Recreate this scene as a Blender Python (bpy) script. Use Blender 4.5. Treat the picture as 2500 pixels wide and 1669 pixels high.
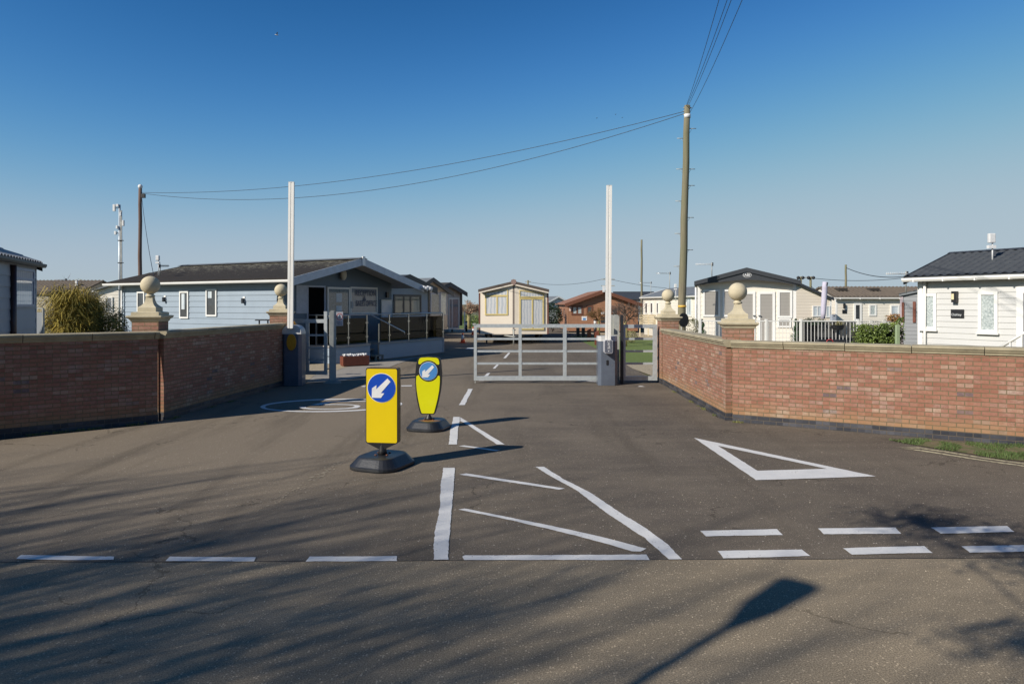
import bpy, math, random
from math import sin, cos, tan, pi, radians as R, sqrt, atan2, floor
from mathutils import Vector, Matrix, noise as mnoise

for o in list(bpy.data.objects): bpy.data.objects.remove(o)
SC = bpy.context.scene
COL = SC.collection
rnd = random.Random(7)

# ------------------------------------------------------------------ camera, sky, sun
FPX, HOR, CAMH = 1667.0, 742.0, 2.05           # focal length and horizon line of the photograph (2500 px wide)
cam = bpy.data.cameras.new('camera'); camo = bpy.data.objects.new('camera', cam); COL.objects.link(camo)
camo.location = (0, 0, CAMH); camo.rotation_euler = (R(90), 0, 0)
cam.sensor_width = 36; cam.lens = 36 * FPX / 2500
cam.shift_y = -(834.5 - HOR) / 2500
cam.clip_end = 6000
SC.camera = camo

SUN_AZ, SUN_EL = R(36), R(32)                  # shadows run towards azimuth 36 deg (from +X to +Y)
SHD = (cos(SUN_AZ), sin(SUN_AZ))
w = bpy.data.worlds.new('World'); SC.world = w; w.use_nodes = True
nt = w.node_tree; nt.nodes.clear()
sky = nt.nodes.new('ShaderNodeTexSky'); sky.sky_type = 'NISHITA'; sky.sun_disc = False
sky.sun_elevation = SUN_EL; sky.sun_rotation = atan2(-SHD[0], -SHD[1])
sky.altitude = 0; sky.air_density = 1.0; sky.dust_density = 0.0; sky.ozone_density = 6.0
bg = nt.nodes.new('ShaderNodeBackground'); bg.inputs[1].default_value = 0.074
ow = nt.nodes.new('ShaderNodeOutputWorld')
# deeper blue overhead, softly levelled off towards the horizon (clear polar air)
sp = nt.nodes.new('ShaderNodeSeparateColor'); cb = nt.nodes.new('ShaderNodeCombineColor'); nt.links.new(sky.outputs[0], sp.inputs[0])
def _m(op, a, b):
    q = nt.nodes.new('ShaderNodeMath'); q.operation = op
    for i, v in enumerate((a, b)):
        if isinstance(v, (int, float)): q.inputs[i].default_value = v
        else: nt.links.new(v, q.inputs[i])
    return q.outputs[0]
for i, (A, P, C, Q) in enumerate(((0.503, 2.9, 5.06, 1.5), (0.575, 1.9, 6.24, 2.5), (0.518, 1.7, 7.06, 6.0))):
    y = _m('MULTIPLY', _m('POWER', sp.outputs[i], P), A)
    y = _m('DIVIDE', y, _m('POWER', _m('ADD', _m('POWER', _m('DIVIDE', y, C), Q), 1.0), 1.0 / Q))
    nt.links.new(y, cb.inputs[i])
nt.links.new(cb.outputs[0], bg.inputs[0]); nt.links.new(bg.outputs[0], ow.inputs[0])
sl = bpy.data.lights.new('sun', 'SUN'); sl.energy = 5.0; sl.angle = R(0.5); sl.color = (1.0, 0.93, 0.83)
so = bpy.data.objects.new('sun', sl); COL.objects.link(so)
sd = Vector((SHD[0] * cos(SUN_EL), SHD[1] * cos(SUN_EL), -sin(SUN_EL)))
so.rotation_euler = sd.to_track_quat('-Z', 'Y').to_euler(); so.location = (-20, -15, 20)
SC.view_settings.view_transform = 'Standard'; SC.view_settings.look = 'None'
SC.view_settings.exposure = 0.2; SC.view_settings.gamma = 1.0

# ------------------------------------------------------------------ helpers: measuring
def G(px, py):                       # photo pixel on the ground -> world x, y
    d = CAMH * FPX / (py - HOR)
    return ((px - 1250) / FPX * d, d)
def X(px, d): return (px - 1250) / FPX * d
def Z(py, d): return CAMH - (py - HOR) * d / FPX

# ------------------------------------------------------------------ helpers: materials
MATS = {}
def nodes(name):
    m = bpy.data.materials.new(name); m.use_nodes = True
    n = m.node_tree; b = n.nodes['Principled BSDF']
    return m, n, b
def N(n, t, **kw):
    x = n.nodes.new(t)
    for k, v in kw.items(): setattr(x, k, v)
    return x
def L(n, a, b): n.links.new(a, b)
def c4(c): return (c[0], c[1], c[2], 1)
def mixc(n, fac, a, b, blend='MIX'):
    m = N(n, 'ShaderNodeMix', data_type='RGBA', blend_type=blend)
    for s, v in ((0, fac), (6, a), (7, b)):
        if hasattr(v, 'is_output') or isinstance(v, bpy.types.NodeSocket): L(n, v, m.inputs[s])
        elif s == 0: m.inputs[0].default_value = v
        else: m.inputs[s].default_value = c4(v)
    return m.outputs[2]
def math_(n, op, a, b=None, c=None, clamp=False):
    m = N(n, 'ShaderNodeMath', operation=op, use_clamp=clamp)
    for i, v in enumerate((a, b, c)):
        if v is None: continue
        if isinstance(v, bpy.types.NodeSocket): L(n, v, m.inputs[i])
        else: m.inputs[i].default_value = v
    return m.outputs[0]
def noise_(n, vec, scale, detail=4, rough=0.6):
    t = N(n, 'ShaderNodeTexNoise'); t.inputs['Scale'].default_value = scale
    t.inputs['Detail'].default_value = detail; t.inputs['Roughness'].default_value = rough
    if vec is not None: L(n, vec, t.inputs['Vector'])
    return t.outputs['Fac']
def ramp(n, fac, stops):
    r = N(n, 'ShaderNodeValToRGB'); L(n, fac, r.inputs[0])
    e = r.color_ramp.elements
    while len(e) < len(stops): e.new(0.5)
    for i, (p, c) in enumerate(stops):
        e[i].position = p; e[i].color = c4(c) if len(c) == 3 else c
    return r.outputs[0]
def bump(n, b, h, strength=0.3, dist=0.01):
    u = N(n, 'ShaderNodeBump'); u.inputs['Strength'].default_value = strength
    u.inputs['Distance'].default_value = dist; L(n, h, u.inputs['Height'])
    L(n, u.outputs[0], b.inputs['Normal'])
def plain(name, c, rough=0.5, metal=0.0, c2=None, scale=6.0, amt=(0.35, 0.7), bmp=0.0, bscale=60, coat=0.0, island=0.0, spec=None):
    if name in MATS: return MATS[name]
    m, n, b = nodes(name)
    tc = N(n, 'ShaderNodeTexCoord').outputs['Object']
    if c2 is None: c2 = tuple(x * 0.82 for x in c)
    f = noise_(n, tc, scale, 6, 0.65)
    col = ramp(n, f, [(amt[0], c), (amt[1], c2)])
    if island:
        g = N(n, 'ShaderNodeNewGeometry').outputs['Random Per Island']
        v = math_(n, 'MULTIPLY_ADD', g, island, 1 - island / 2)
        hs = N(n, 'ShaderNodeHueSaturation'); L(n, v, hs.inputs['Value']); L(n, col, hs.inputs['Color'])
        hs.inputs['Hue'].default_value = 0.5
        col = hs.outputs[0]
    L(n, col, b.inputs['Base Color'])
    b.inputs['Roughness'].default_value = rough; b.inputs['Metallic'].default_value = metal
    if spec is not None: b.inputs['Specular IOR Level'].default_value = spec
    b.inputs['Coat Weight'].default_value = coat
    if bmp: bump(n, b, noise_(n, tc, bscale, 4), bmp, 0.01)
    MATS[name] = m; return m

def asphalt(name, base, dark, speck, flecks=0.5, lanes=False):
    m, n, b = nodes(name)
    tc = N(n, 'ShaderNodeTexCoord').outputs['Object']
    big = noise_(n, tc, 0.55, 5, 0.6)
    col = ramp(n, big, [(0.35, dark), (0.62, base)])
    mp = N(n, 'ShaderNodeMapping'); mp.inputs['Scale'].default_value = (0.35, 1.6, 1); L(n, tc, mp.inputs[0])
    st = noise_(n, mp.outputs[0], 1.3, 5, 0.7)
    col = mixc(n, ramp(n, st, [(0.45, (0, 0, 0)), (0.75, (0.5, 0.5, 0.5))]), col, tuple(x * 1.35 for x in base))
    if lanes:      # worn paler on the way in, darker newer patch on the way out, bare tyre-polished streaks
        sx = N(n, 'ShaderNodeSeparateXYZ'); L(n, tc, sx.inputs[0])
        ww = math_(n, 'ADD', sx.outputs[0], math_(n, 'MULTIPLY', math_(n, 'SUBTRACT', noise_(n, tc, 0.35, 4), 0.5), 6.0))
        lf = ramp(n, math_(n, 'MULTIPLY_ADD', ww, 0.125, 0.5), [(0.12, (1, 1, 1)), (0.62, (0, 0, 0))])
        col = mixc(n, lf, col, tuple(x * k for x, k in zip(base, (1.38, 1.36, 1.30))))
        mp2 = N(n, 'ShaderNodeMapping'); mp2.inputs['Scale'].default_value = (1.1, 0.12, 1); L(n, tc, mp2.inputs[0])
        tr_ = noise_(n, mp2.outputs[0], 1.2, 4, 0.6)
        col = mixc(n, ramp(n, tr_, [(0.52, (0, 0, 0)), (0.68, (0.55, 0.55, 0.55))]), col, tuple(x * 0.62 for x in base))
    vc = N(n, 'ShaderNodeTexVoronoi', feature='DISTANCE_TO_EDGE'); vc.inputs['Scale'].default_value = 0.33
    wv = N(n, 'ShaderNodeVectorMath', operation='ADD'); nn = N(n, 'ShaderNodeTexNoise'); nn.inputs['Scale'].default_value = 2.2; nn.inputs['Detail'].default_value = 6; L(n, tc, nn.inputs['Vector'])
    L(n, tc, wv.inputs[0]); L(n, nn.outputs['Color'], wv.inputs[1]); L(n, wv.outputs[0], vc.inputs['Vector'])
    ck = math_(n, 'MULTIPLY', math_(n, 'LESS_THAN', vc.outputs['Distance'], 0.0045), math_(n, 'GREATER_THAN', noise_(n, tc, 0.5, 3), 0.53))
    col = mixc(n, math_(n, 'MULTIPLY', ck, 0.55), col, tuple(x * 0.4 for x in base))
    fine = noise_(n, tc, 110, 3, 0.75)
    col = mixc(n, 0.8, col, ramp(n, fine, [(0.36, (0.42, 0.42, 0.42)), (0.5, (0.92, 0.92, 0.92)), (0.66, (1.7, 1.66, 1.6))]), 'MULTIPLY')
    v = N(n, 'ShaderNodeTexVoronoi'); v.inputs['Scale'].default_value = 60; L(n, tc, v.inputs['Vector'])
    sep = N(n, 'ShaderNodeSeparateColor'); L(n, v.outputs['Color'], sep.inputs[0])
    st2 = math_(n, 'GREATER_THAN', sep.outputs[0], 0.86)
    st3 = math_(n, 'LESS_THAN', v.outputs['Distance'], 0.35)
    col = mixc(n, math_(n, 'MULTIPLY', math_(n, 'MULTIPLY', st2, st3), 0.55), col, tuple(min(1, x * 2.6) for x in base))
    # pale grit, lying in drifts
    v2 = N(n, 'ShaderNodeTexVoronoi'); v2.inputs['Scale'].default_value = 22; L(n, tc, v2.inputs['Vector'])
    s2 = N(n, 'ShaderNodeSeparateColor'); L(n, v2.outputs['Color'], s2.inputs[0])
    drift = noise_(n, tc, 0.7, 4, 0.65)
    th = math_(n, 'SUBTRACT', 1.13, math_(n, 'MULTIPLY', drift, flecks))
    k = math_(n, 'MULTIPLY', math_(n, 'GREATER_THAN', s2.outputs[1], th), math_(n, 'LESS_THAN', v2.outputs['Distance'], 0.16))
    col = mixc(n, k, col, speck)
    L(n, col, b.inputs['Base Color']); b.inputs['Roughness'].default_value = 0.88
    b.inputs['Specular IOR Level'].default_value = 0.1
    h = math_(n, 'ADD', math_(n, 'MULTIPLY', fine, 0.8), math_(n, 'MULTIPLY', v.outputs['Distance'], 0.5))
    bump(n, b, h, 0.35, 0.01)
    MATS[name] = m; return m

def brick(name, bw=0.205, bh=0.0665, dark=False):
    m, n, b = nodes(name)
    t = N(n, 'ShaderNodeTexCoord'); sx = N(n, 'ShaderNodeSeparateXYZ'); L(n, t.outputs['Object'], sx.inputs[0])
    sn = N(n, 'ShaderNodeSeparateXYZ'); L(n, t.outputs['Normal'], sn.inputs[0])
    isx = math_(n, 'GREATER_THAN', math_(n, 'ABSOLUTE', sn.outputs[0]), 0.7)
    u = math_(n, 'ADD', math_(n, 'MULTIPLY', sx.outputs[1], isx), math_(n, 'MULTIPLY', sx.outputs[0], math_(n, 'SUBTRACT', 1.0, isx)))
    cmb = N(n, 'ShaderNodeCombineXYZ'); L(n, u, cmb.inputs[0]); L(n, sx.outputs[2], cmb.inputs[1])
    jit = N(n, 'ShaderNodeTexNoise'); jit.inputs['Scale'].default_value = 9; L(n, t.outputs['Object'], jit.inputs['Vector'])
    jc = N(n, 'ShaderNodeVectorMath', operation='SCALE'); L(n, jit.outputs['Color'], jc.inputs[0]); jc.inputs['Scale'].default_value = 0.006
    vec = N(n, 'ShaderNodeVectorMath', operation='ADD'); L(n, cmb.outputs[0], vec.inputs[0]); L(n, jc.outputs[0], vec.inputs[1])
    br = N(n, 'ShaderNodeTexBrick'); L(n, vec.outputs[0], br.inputs['Vector'])
    br.inputs['Scale'].default_value = 1; br.inputs['Brick Width'].default_value = bw; br.inputs['Row Height'].default_value = bh
    br.inputs['Mortar Size'].default_value = 0.0062; br.inputs['Mortar Smooth'].default_value = 0.25
    br.inputs['Color1'].default_value = (1, 1, 1, 1); br.inputs['Color2'].default_value = (1, 1, 1, 1); br.inputs['Mortar'].default_value = (0, 0, 0, 1)
    row = math_(n, 'FLOOR', math_(n, 'DIVIDE', sx.outputs[2], bh))
    off = math_(n, 'MULTIPLY', math_(n, 'MODULO', math_(n, 'ADD', row, 100), 2.0), bw * 0.5)
    colm = math_(n, 'FLOOR', math_(n, 'DIVIDE', math_(n, 'ADD', u, off), bw))
    idv = N(n, 'ShaderNodeCombineXYZ'); L(n, row, idv.inputs[0]); L(n, colm, idv.inputs[1])
    wn = N(n, 'ShaderNodeTexWhiteNoise', noise_dimensions='3D'); L(n, idv.outputs[0], wn.inputs['Vector'])
    if dark:
        col = ramp(n, wn.outputs['Value'], [(0, (0.022, 0.024, 0.032)), (0.5, (0.04, 0.042, 0.052)), (1, (0.075, 0.075, 0.085))])
        mort = (0.13, 0.105, 0.08)
    else:
        col = ramp(n, wn.outputs['Value'], [(0, (0.25, 0.108, 0.070)), (0.25, (0.30, 0.140, 0.090)), (0.5, (0.265, 0.124, 0.088)),
                  (0.7, (0.33, 0.168, 0.110)), (0.87, (0.30, 0.170, 0.130)), (0.95, (0.38, 0.24, 0.17)), (0.99, (0.15, 0.10, 0.10)), (1, (0.12, 0.09, 0.09))])
        mort = (0.21, 0.165, 0.09)
    f1 = noise_(n, t.outputs['Object'], 22, 6, 0.75)
    col = mixc(n, 0.65, col, ramp(n, f1, [(0.3, (0.72, 0.70, 0.68)), (0.7, (1.22, 1.22, 1.24))]), 'MULTIPLY')
    if not dark:
        ef = noise_(n, t.outputs['Object'], 2.1, 7, 0.72)     # salt bloom in patches, brick by brick
        pat = math_(n, 'MULTIPLY', ramp(n, ef, [(0.50, (0, 0, 0)), (0.68, (1, 1, 1))]), math_(n, 'MULTIPLY', wn.outputs['Value'], 0.75))
        pat = math_(n, 'MULTIPLY', pat, ramp(n, f1, [(0.35, (0.15, 0.15, 0.15)), (0.65, (1, 1, 1))]))
        col = mixc(n, pat, col, (0.50, 0.41, 0.33))
        low = ramp(n, math_(n, 'ADD', sx.outputs[2], math_(n, 'MULTIPLY', ef, 0.35)), [(0.30, (0.55, 0.55, 0.55)), (0.55, (0, 0, 0))])
        col = mixc(n, low, col, (0.31, 0.20, 0.085))
    g = noise_(n, t.outputs['Object'], 5, 4)
    mc = mixc(n, g, mort, tuple(x * 0.55 for x in mort))
    col = mixc(n, br.outputs['Fac'], col, mc)
    L(n, col, b.inputs['Base Color']); b.inputs['Roughness'].default_value = 0.9 if not dark else 0.55
    h = math_(n, 'ADD', math_(n, 'MULTIPLY', math_(n, 'SUBTRACT', 1.0, br.outputs['Fac']), 1.0), math_(n, 'MULTIPLY', f1, 0.35))
    bump(n, b, h, 0.8, 0.008)
    MATS[name] = m; return m

def pane(name, c1, c2, kind='curtain', scale=30):
    """a window pane: what hangs behind the glass, under a clear glossy coat"""
    if name in MATS: return MATS[name]
    m, n, b = nodes(name)
    t = N(n, 'ShaderNodeTexCoord').outputs['Object']
    if kind == 'curtain':
        s = N(n, 'ShaderNodeSeparateXYZ'); L(n, t, s.inputs[0])
        q = math_(n, 'ADD', math_(n, 'ADD', s.outputs[0], s.outputs[1]), math_(n, 'MULTIPLY', noise_(n, t, 1.5, 3), 0.25))
        f = math_(n, 'ADD', math_(n, 'MULTIPLY', math_(n, 'SINE', math_(n, 'MULTIPLY', q, scale)), 0.5), 0.5)
        f = math_(n, 'ADD', math_(n, 'MULTIPLY', f, 0.6), math_(n, 'MULTIPLY', noise_(n, t, 4, 4), 0.5))
    elif kind == 'blind':
        s = N(n, 'ShaderNodeSeparateXYZ'); L(n, t, s.inputs[0])
        f = math_(n, 'ADD', math_(n, 'MULTIPLY', math_(n, 'SINE', math_(n, 'MULTIPLY', s.outputs[2], 120)), 0.35), 0.5)
        f = math_(n, 'ADD', math_(n, 'MULTIPLY', f, 0.7), math_(n, 'MULTIPLY', noise_(n, t, 2, 3), 0.3))
    elif kind == 'lace':
        f = noise_(n, t, scale, 5, 0.7)
    else:
        f = noise_(n, t, 2.5, 5, 0.7)
    L(n, ramp(n, f, [(0.3, c1), (0.7, c2)]), b.inputs['Base Color'])
    b.inputs['Roughness'].default_value = 0.6; b.inputs['Coat Weight'].default_value = 1.0; b.inputs['Coat Roughness'].default_value = 0.02
    MATS[name] = m; return m

M_ = {}
ASP_MAIN = asphalt('old_road_asphalt', (0.265, 0.216, 0.150), (0.215, 0.178, 0.127), (0.32, 0.26, 0.19), 0.22)
ASP_ENT = asphalt('entrance_asphalt', (0.150, 0.126, 0.098), (0.108, 0.092, 0.076), (0.46, 0.41, 0.33), 0.48, True)
BRICK = brick('red_brick'); BRICKP = brick('pillar_brick', 0.215); PLINTH = brick('blue_brick', 0.205, 0.0665, True)
STONE = plain('cast_stone', (0.56, 0.49, 0.34), 0.85, c2=(0.42, 0.365, 0.25), scale=5, bmp=0.35, bscale=70)
COPING = plain('coping_stone', (0.38, 0.33, 0.22), 0.88, c2=(0.25, 0.215, 0.145), scale=3.5, bmp=0.4, bscale=60)
def paint_mat():
    m, n, b = nodes('road_paint')
    t = N(n, 'ShaderNodeTexCoord').outputs['Object']
    f = noise_(n, t, 45, 5, 0.7); g = noise_(n, t, 2.5, 5, 0.7)
    c = mixc(n, ramp(n, g, [(0.35, (0, 0, 0)), (0.7, (0.6, 0.6, 0.6))]), (0.66, 0.65, 0.62), (0.50, 0.50, 0.49))
    c = mixc(n, ramp(n, math_(n, 'ADD', math_(n, 'MULTIPLY', f, 0.75), math_(n, 'MULTIPLY', g, 0.3)), [(0.385, (0.85, 0.85, 0.85)), (0.43, (0, 0, 0))]), c, (0.17, 0.145, 0.12))
    L(n, c, b.inputs['Base Color']); b.inputs['Roughness'].default_value = 0.75
    bump(n, b, f, 0.5, 0.008); return m
PAINT = paint_mat()
PAINT_Y = plain('worn_cream_paint', (0.47, 0.42, 0.27), 0.8, c2=(0.16, 0.14, 0.10), scale=14, amt=(0.45, 0.62))
GRASS = plain('grass_blades', (0.085, 0.13, 0.03), 0.7, c2=(0.05, 0.085, 0.02), scale=3, island=0.7)
LAWN = plain('lawn', (0.12, 0.165, 0.03), 0.9, c2=(0.08, 0.12, 0.022), scale=9, bmp=0.8, bscale=60)
EARTH = plain('rough_grass_ground', (0.11, 0.12, 0.05), 0.95, c2=(0.13, 0.105, 0.06), scale=2, bmp=0.6, bscale=30)
GRAVEL = plain('gravel', (0.42, 0.35, 0.24), 0.9, c2=(0.24, 0.195, 0.13), scale=28, amt=(0.4, 0.6), bmp=0.8, bscale=80)
CONC = plain('concrete_paving', (0.30, 0.275, 0.235), 0.9, c2=(0.22, 0.20, 0.175), scale=4, bmp=0.3, bscale=90)
GALV = plain('galvanised_steel', (0.47, 0.50, 0.50), 0.5, 0.25, c2=(0.36, 0.39, 0.40), scale=16)
GALVD = plain('weathered_steel_post', (0.42, 0.42, 0.38), 0.6, 0.2, c2=(0.30, 0.31, 0.29), scale=7)
STEEL = plain('brushed_steel', (0.55, 0.55, 0.54), 0.3, 0.9)
WHITE = plain('white_upvc', (0.78, 0.77, 0.73), 0.35, c2=(0.72, 0.71, 0.68), scale=2)
WHITEP = plain('white_paint', (0.64, 0.63, 0.59), 0.4, c2=(0.57, 0.55, 0.51), scale=3)
ARMW = plain('barrier_arm_white', (0.80, 0.78, 0.73), 0.35, c2=(0.74, 0.72, 0.67), scale=2)
CABGREY = plain('cabinet_grey', (0.105, 0.125, 0.16), 0.35, c2=(0.085, 0.10, 0.13), scale=3, coat=0.3)
BLACK = plain('black_plastic', (0.015, 0.015, 0.017), 0.45)
RUBBER = plain('black_rubber', (0.010, 0.012, 0.016), 0.42, c2=(0.022, 0.023, 0.025), scale=9, bmp=0.3, bscale=90, coat=0.15)
RUST = plain('orange_brown_stain', (0.35, 0.16, 0.03), 0.7, c2=(0.16, 0.08, 0.03), scale=14)
YEL1 = plain('sign_yellow_warm', (0.70, 0.51, 0.003), 0.35, c2=(0.66, 0.48, 0.003), scale=3, coat=0.3)
YEL2 = plain('sign_yellow_lemon', (0.64, 0.62, 0.003), 0.35, c2=(0.60, 0.58, 0.003), scale=3, coat=0.3)
BLUE1 = plain('sign_blue', (0.008, 0.055, 0.36), 0.3, c2=(0.012, 0.07, 0.42), scale=4, coat=0.3)
BLUE2 = plain('sign_blue_faded', (0.06, 0.21, 0.48), 0.35, c2=(0.07, 0.23, 0.5), scale=4, coat=0.2)
AMBER = plain('amber_reflector', (0.62, 0.27, 0.01), 0.4, c2=(0.52, 0.22, 0.01), scale=8)
RED = plain('sign_red', (0.50, 0.03, 0.03), 0.4)
NAVYTXT = plain('navy_lettering', (0.02, 0.045, 0.11), 0.5)
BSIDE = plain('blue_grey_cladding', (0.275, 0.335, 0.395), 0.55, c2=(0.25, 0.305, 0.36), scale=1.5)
BSIDE_SHADE = plain('shaded_blue_cladding', (0.085, 0.125, 0.165), 0.55, c2=(0.075, 0.11, 0.15), scale=1.5)  # shaded copy of the blue grey cladding, gable shade put into the colour
GREYCLAD = plain('grey_cladding', (0.30, 0.33, 0.36), 0.55, c2=(0.26, 0.29, 0.32), scale=1.5)
MIDGREY = plain('mid_grey_cladding', (0.22, 0.23, 0.24), 0.55, c2=(0.20, 0.21, 0.22), scale=1.5)
TAUPE = plain('taupe_cladding', (0.40, 0.36, 0.32), 0.55, c2=(0.36, 0.32, 0.29), scale=1.5)
CREAM = plain('cream_cladding', (0.78, 0.69, 0.56), 0.5, c2=(0.73, 0.64, 0.52), scale=1.2)
CREAM2 = plain('pale_cream_cladding', (0.74, 0.69, 0.595), 0.5, c2=(0.69, 0.64, 0.55), scale=1.2)
CREAM3 = plain('white_cladding', (0.57, 0.565, 0.54), 0.45, c2=(0.53, 0.525, 0.505), scale=1.0)
BROWNCLAD = plain('brown_timber_cladding', (0.31, 0.150, 0.080), 0.65, c2=(0.26, 0.125, 0.066), scale=3)
BROWNTRIM = plain('dark_brown_trim', (0.15, 0.055, 0.028), 0.6)
TIMBER = plain('stained_timber', (0.17, 0.045, 0.022), 0.6, c2=(0.12, 0.035, 0.018), scale=12)
DKBROWN = plain('brown_plastic', (0.07, 0.04, 0.035), 0.5)
YFRAME = plain('yellow_frame', (0.62, 0.50, 0.20), 0.5, c2=(0.55, 0.43, 0.17), scale=3)
DROOF = plain('dark_felt_roof', (0.030, 0.026, 0.022), 0.9, c2=(0.042, 0.036, 0.03), scale=5, bmp=0.4, bscale=40)
CHAR = plain('charcoal_fascia', (0.040, 0.044, 0.050), 0.5)
NAVYROOF = plain('navy_tile_roof', (0.036, 0.041, 0.048), 0.6, c2=(0.052, 0.058, 0.064), scale=6, bmp=0.2)
GREYROOF = plain('grey_tile_roof', (0.16, 0.175, 0.185), 0.7, c2=(0.12, 0.13, 0.14), scale=4)
BRNROOF = plain('brown_tile_roof', (0.145, 0.115, 0.085), 0.8, c2=(0.10, 0.08, 0.062), scale=5)
LODGEROOF = plain('red_brown_roof', (0.22, 0.09, 0.05), 0.85, c2=(0.29, 0.16, 0.10), scale=5)
PALEROOF = plain('pale_corrugated_roof', (0.36, 0.37, 0.36), 0.6, c2=(0.28, 0.29, 0.29), scale=4)
SOFFIT = plain('soffit_board', (0.50, 0.50, 0.47), 0.7)
BARGE = plain('bargeboard', (0.50, 0.54, 0.58), 0.5)
DOWN = plain('brown_downpipe', (0.06, 0.03, 0.025), 0.4)
FR_GREY = plain('blue_grey_frame', (0.30, 0.34, 0.42), 0.45)
FR_DARK = plain('dark_frame', (0.030, 0.032, 0.040), 0.4)
P_DARK = pane('dark_glass', (0.015, 0.018, 0.02), (0.05, 0.055, 0.06), 'none')
P_CURT = pane('curtain_glass', (0.44, 0.47, 0.50), (0.60, 0.60, 0.59), 'curtain', 38)
P_BLIND = pane('blind_glass', (0.26, 0.245, 0.22), (0.34, 0.32, 0.29), 'blind')
P_LACE = pane('lace_glass', (0.17, 0.22, 0.22), (0.62, 0.66, 0.64), 'lace', 22)
P_PAT = pane('patterned_glass', (0.03, 0.05, 0.055), (0.22, 0.27, 0.30), 'lace', 18)
P_FROST = pane('frosted_glass', (0.17, 0.19, 0.21), (0.21, 0.23, 0.26), 'none')
P_LIGHT = pane('pale_glass', (0.40, 0.46, 0.50), (0.55, 0.60, 0.62), 'curtain', 20)
TWIG = plain('bare_twigs', (0.13, 0.095, 0.075), 0.9, c2=(0.09, 0.065, 0.055), scale=2)
TWIGP = plain('distant_purple_twigs', (0.155, 0.115, 0.115), 0.95)
TWIGR = plain('russet_twigs', (0.24, 0.115, 0.05), 0.9, c2=(0.12, 0.09, 0.03), scale=6)
TRUNKY = plain('lichened_trunk', (0.33, 0.29, 0.10), 0.9, c2=(0.20, 0.17, 0.10), scale=9)
BARK = plain('bark', (0.10, 0.08, 0.06), 0.95, c2=(0.06, 0.05, 0.04), scale=10)
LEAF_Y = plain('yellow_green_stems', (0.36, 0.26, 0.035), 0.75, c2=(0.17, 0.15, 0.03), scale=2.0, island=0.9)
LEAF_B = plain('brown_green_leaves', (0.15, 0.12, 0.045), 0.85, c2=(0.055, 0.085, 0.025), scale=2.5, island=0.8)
LEAF_H = plain('hedge_leaves', (0.17, 0.225, 0.045), 0.55, c2=(0.07, 0.12, 0.025), scale=5, island=0.9)
LEAF_D = plain('dark_evergreen_leaves', (0.022, 0.05, 0.02), 0.6, c2=(0.015, 0.03, 0.014), scale=5, island=0.7)
LEAF_T = plain('topiary_leaves', (0.035, 0.085, 0.03), 0.6, c2=(0.02, 0.05, 0.018), scale=9, island=0.6)
LEAF_P = plain('pink_brown_twigs', (0.42, 0.27, 0.18), 0.9, c2=(0.25, 0.17, 0.11), scale=5, island=0.5)
CONE_O = plain('cone_orange', (0.75, 0.10, 0.03), 0.5)
WHT = plain('bright_white', (0.70, 0.70, 0.69), 0.6)
LILAC = plain('lilac_canvas', (0.52, 0.49, 0.58), 0.85)
GREENP = plain('green_painted_post', (0.30, 0.38, 0.23), 0.7)
LATT = plain('cream_lattice', (0.66, 0.56, 0.38), 0.7)

def pole_mat(name, c, c2, c3):
    m, n, b = nodes(name)
    t = N(n, 'ShaderNodeTexCoord').outputs['Object']
    mp = N(n, 'ShaderNodeMapping'); mp.inputs['Scale'].default_value = (14, 14, 0.5); L(n, t, mp.inputs[0])
    f = noise_(n, mp.outputs[0], 1.6, 6, 0.7); g = noise_(n, t, 0.6, 3)
    c0 = ramp(n, f, [(0.3, c2), (0.65, c)])
    L(n, mixc(n, ramp(n, g, [(0.4, (0, 0, 0)), (0.65, (0.7, 0.7, 0.7))]), c0, c3), b.inputs['Base Color'])
    b.inputs['Roughness'].default_value = 0.9; bump(n, b, f, 0.5, 0.02); return m
POLE_G = pole_mat('greenish_pole_wood', (0.235, 0.205, 0.135), (0.125, 0.108, 0.070), (0.150, 0.155, 0.085))
POLE_B = pole_mat('reddish_pole_wood', (0.17, 0.105, 0.08), (0.085, 0.052, 0.042), (0.13, 0.085, 0.065))
def roof_lichen():
    m, n, b = nodes('lichen_spotted_roof')
    t = N(n, 'ShaderNodeTexCoord').outputs['Object']
    s = N(n, 'ShaderNodeSeparateXYZ'); L(n, t, s.inputs[0])
    mp = N(n, 'ShaderNodeMapping'); mp.inputs['Scale'].default_value = (1, 0.5, 1); L(n, t, mp.inputs[0])
    base = ramp(n, noise_(n, t, 8, 5), [(0.3, (0.022, 0.019, 0.016)), (0.7, (0.036, 0.030, 0.025))])
    up = ramp(n, s.outputs[2], [(2.95 / 5, (0.0, 0.0, 0.0)), (3.55 / 5, (1, 1, 1))])
    z5 = math_(n, 'DIVIDE', s.outputs[2], 5.0)
    up = ramp(n, z5, [(0.60, (0, 0, 0)), (0.715, (1, 1, 1))])
    f = noise_(n, mp.outputs[0], 9, 7, 0.78)
    th = math_(n, 'SUBTRACT', 0.655, math_(n, 'MULTIPLY', up, 0.15))
    k = math_(n, 'GREATER_THAN', f, th)
    L(n, mixc(n, math_(n, 'MULTIPLY', k, 0.75), base, (0.17, 0.16, 0.12)), b.inputs['Base Color'])
    b.inputs['Roughness'].default_value = 0.92; b.inputs['Specular IOR Level'].default_value = 0.2
    return m
LROOF = roof_lichen()
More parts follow.
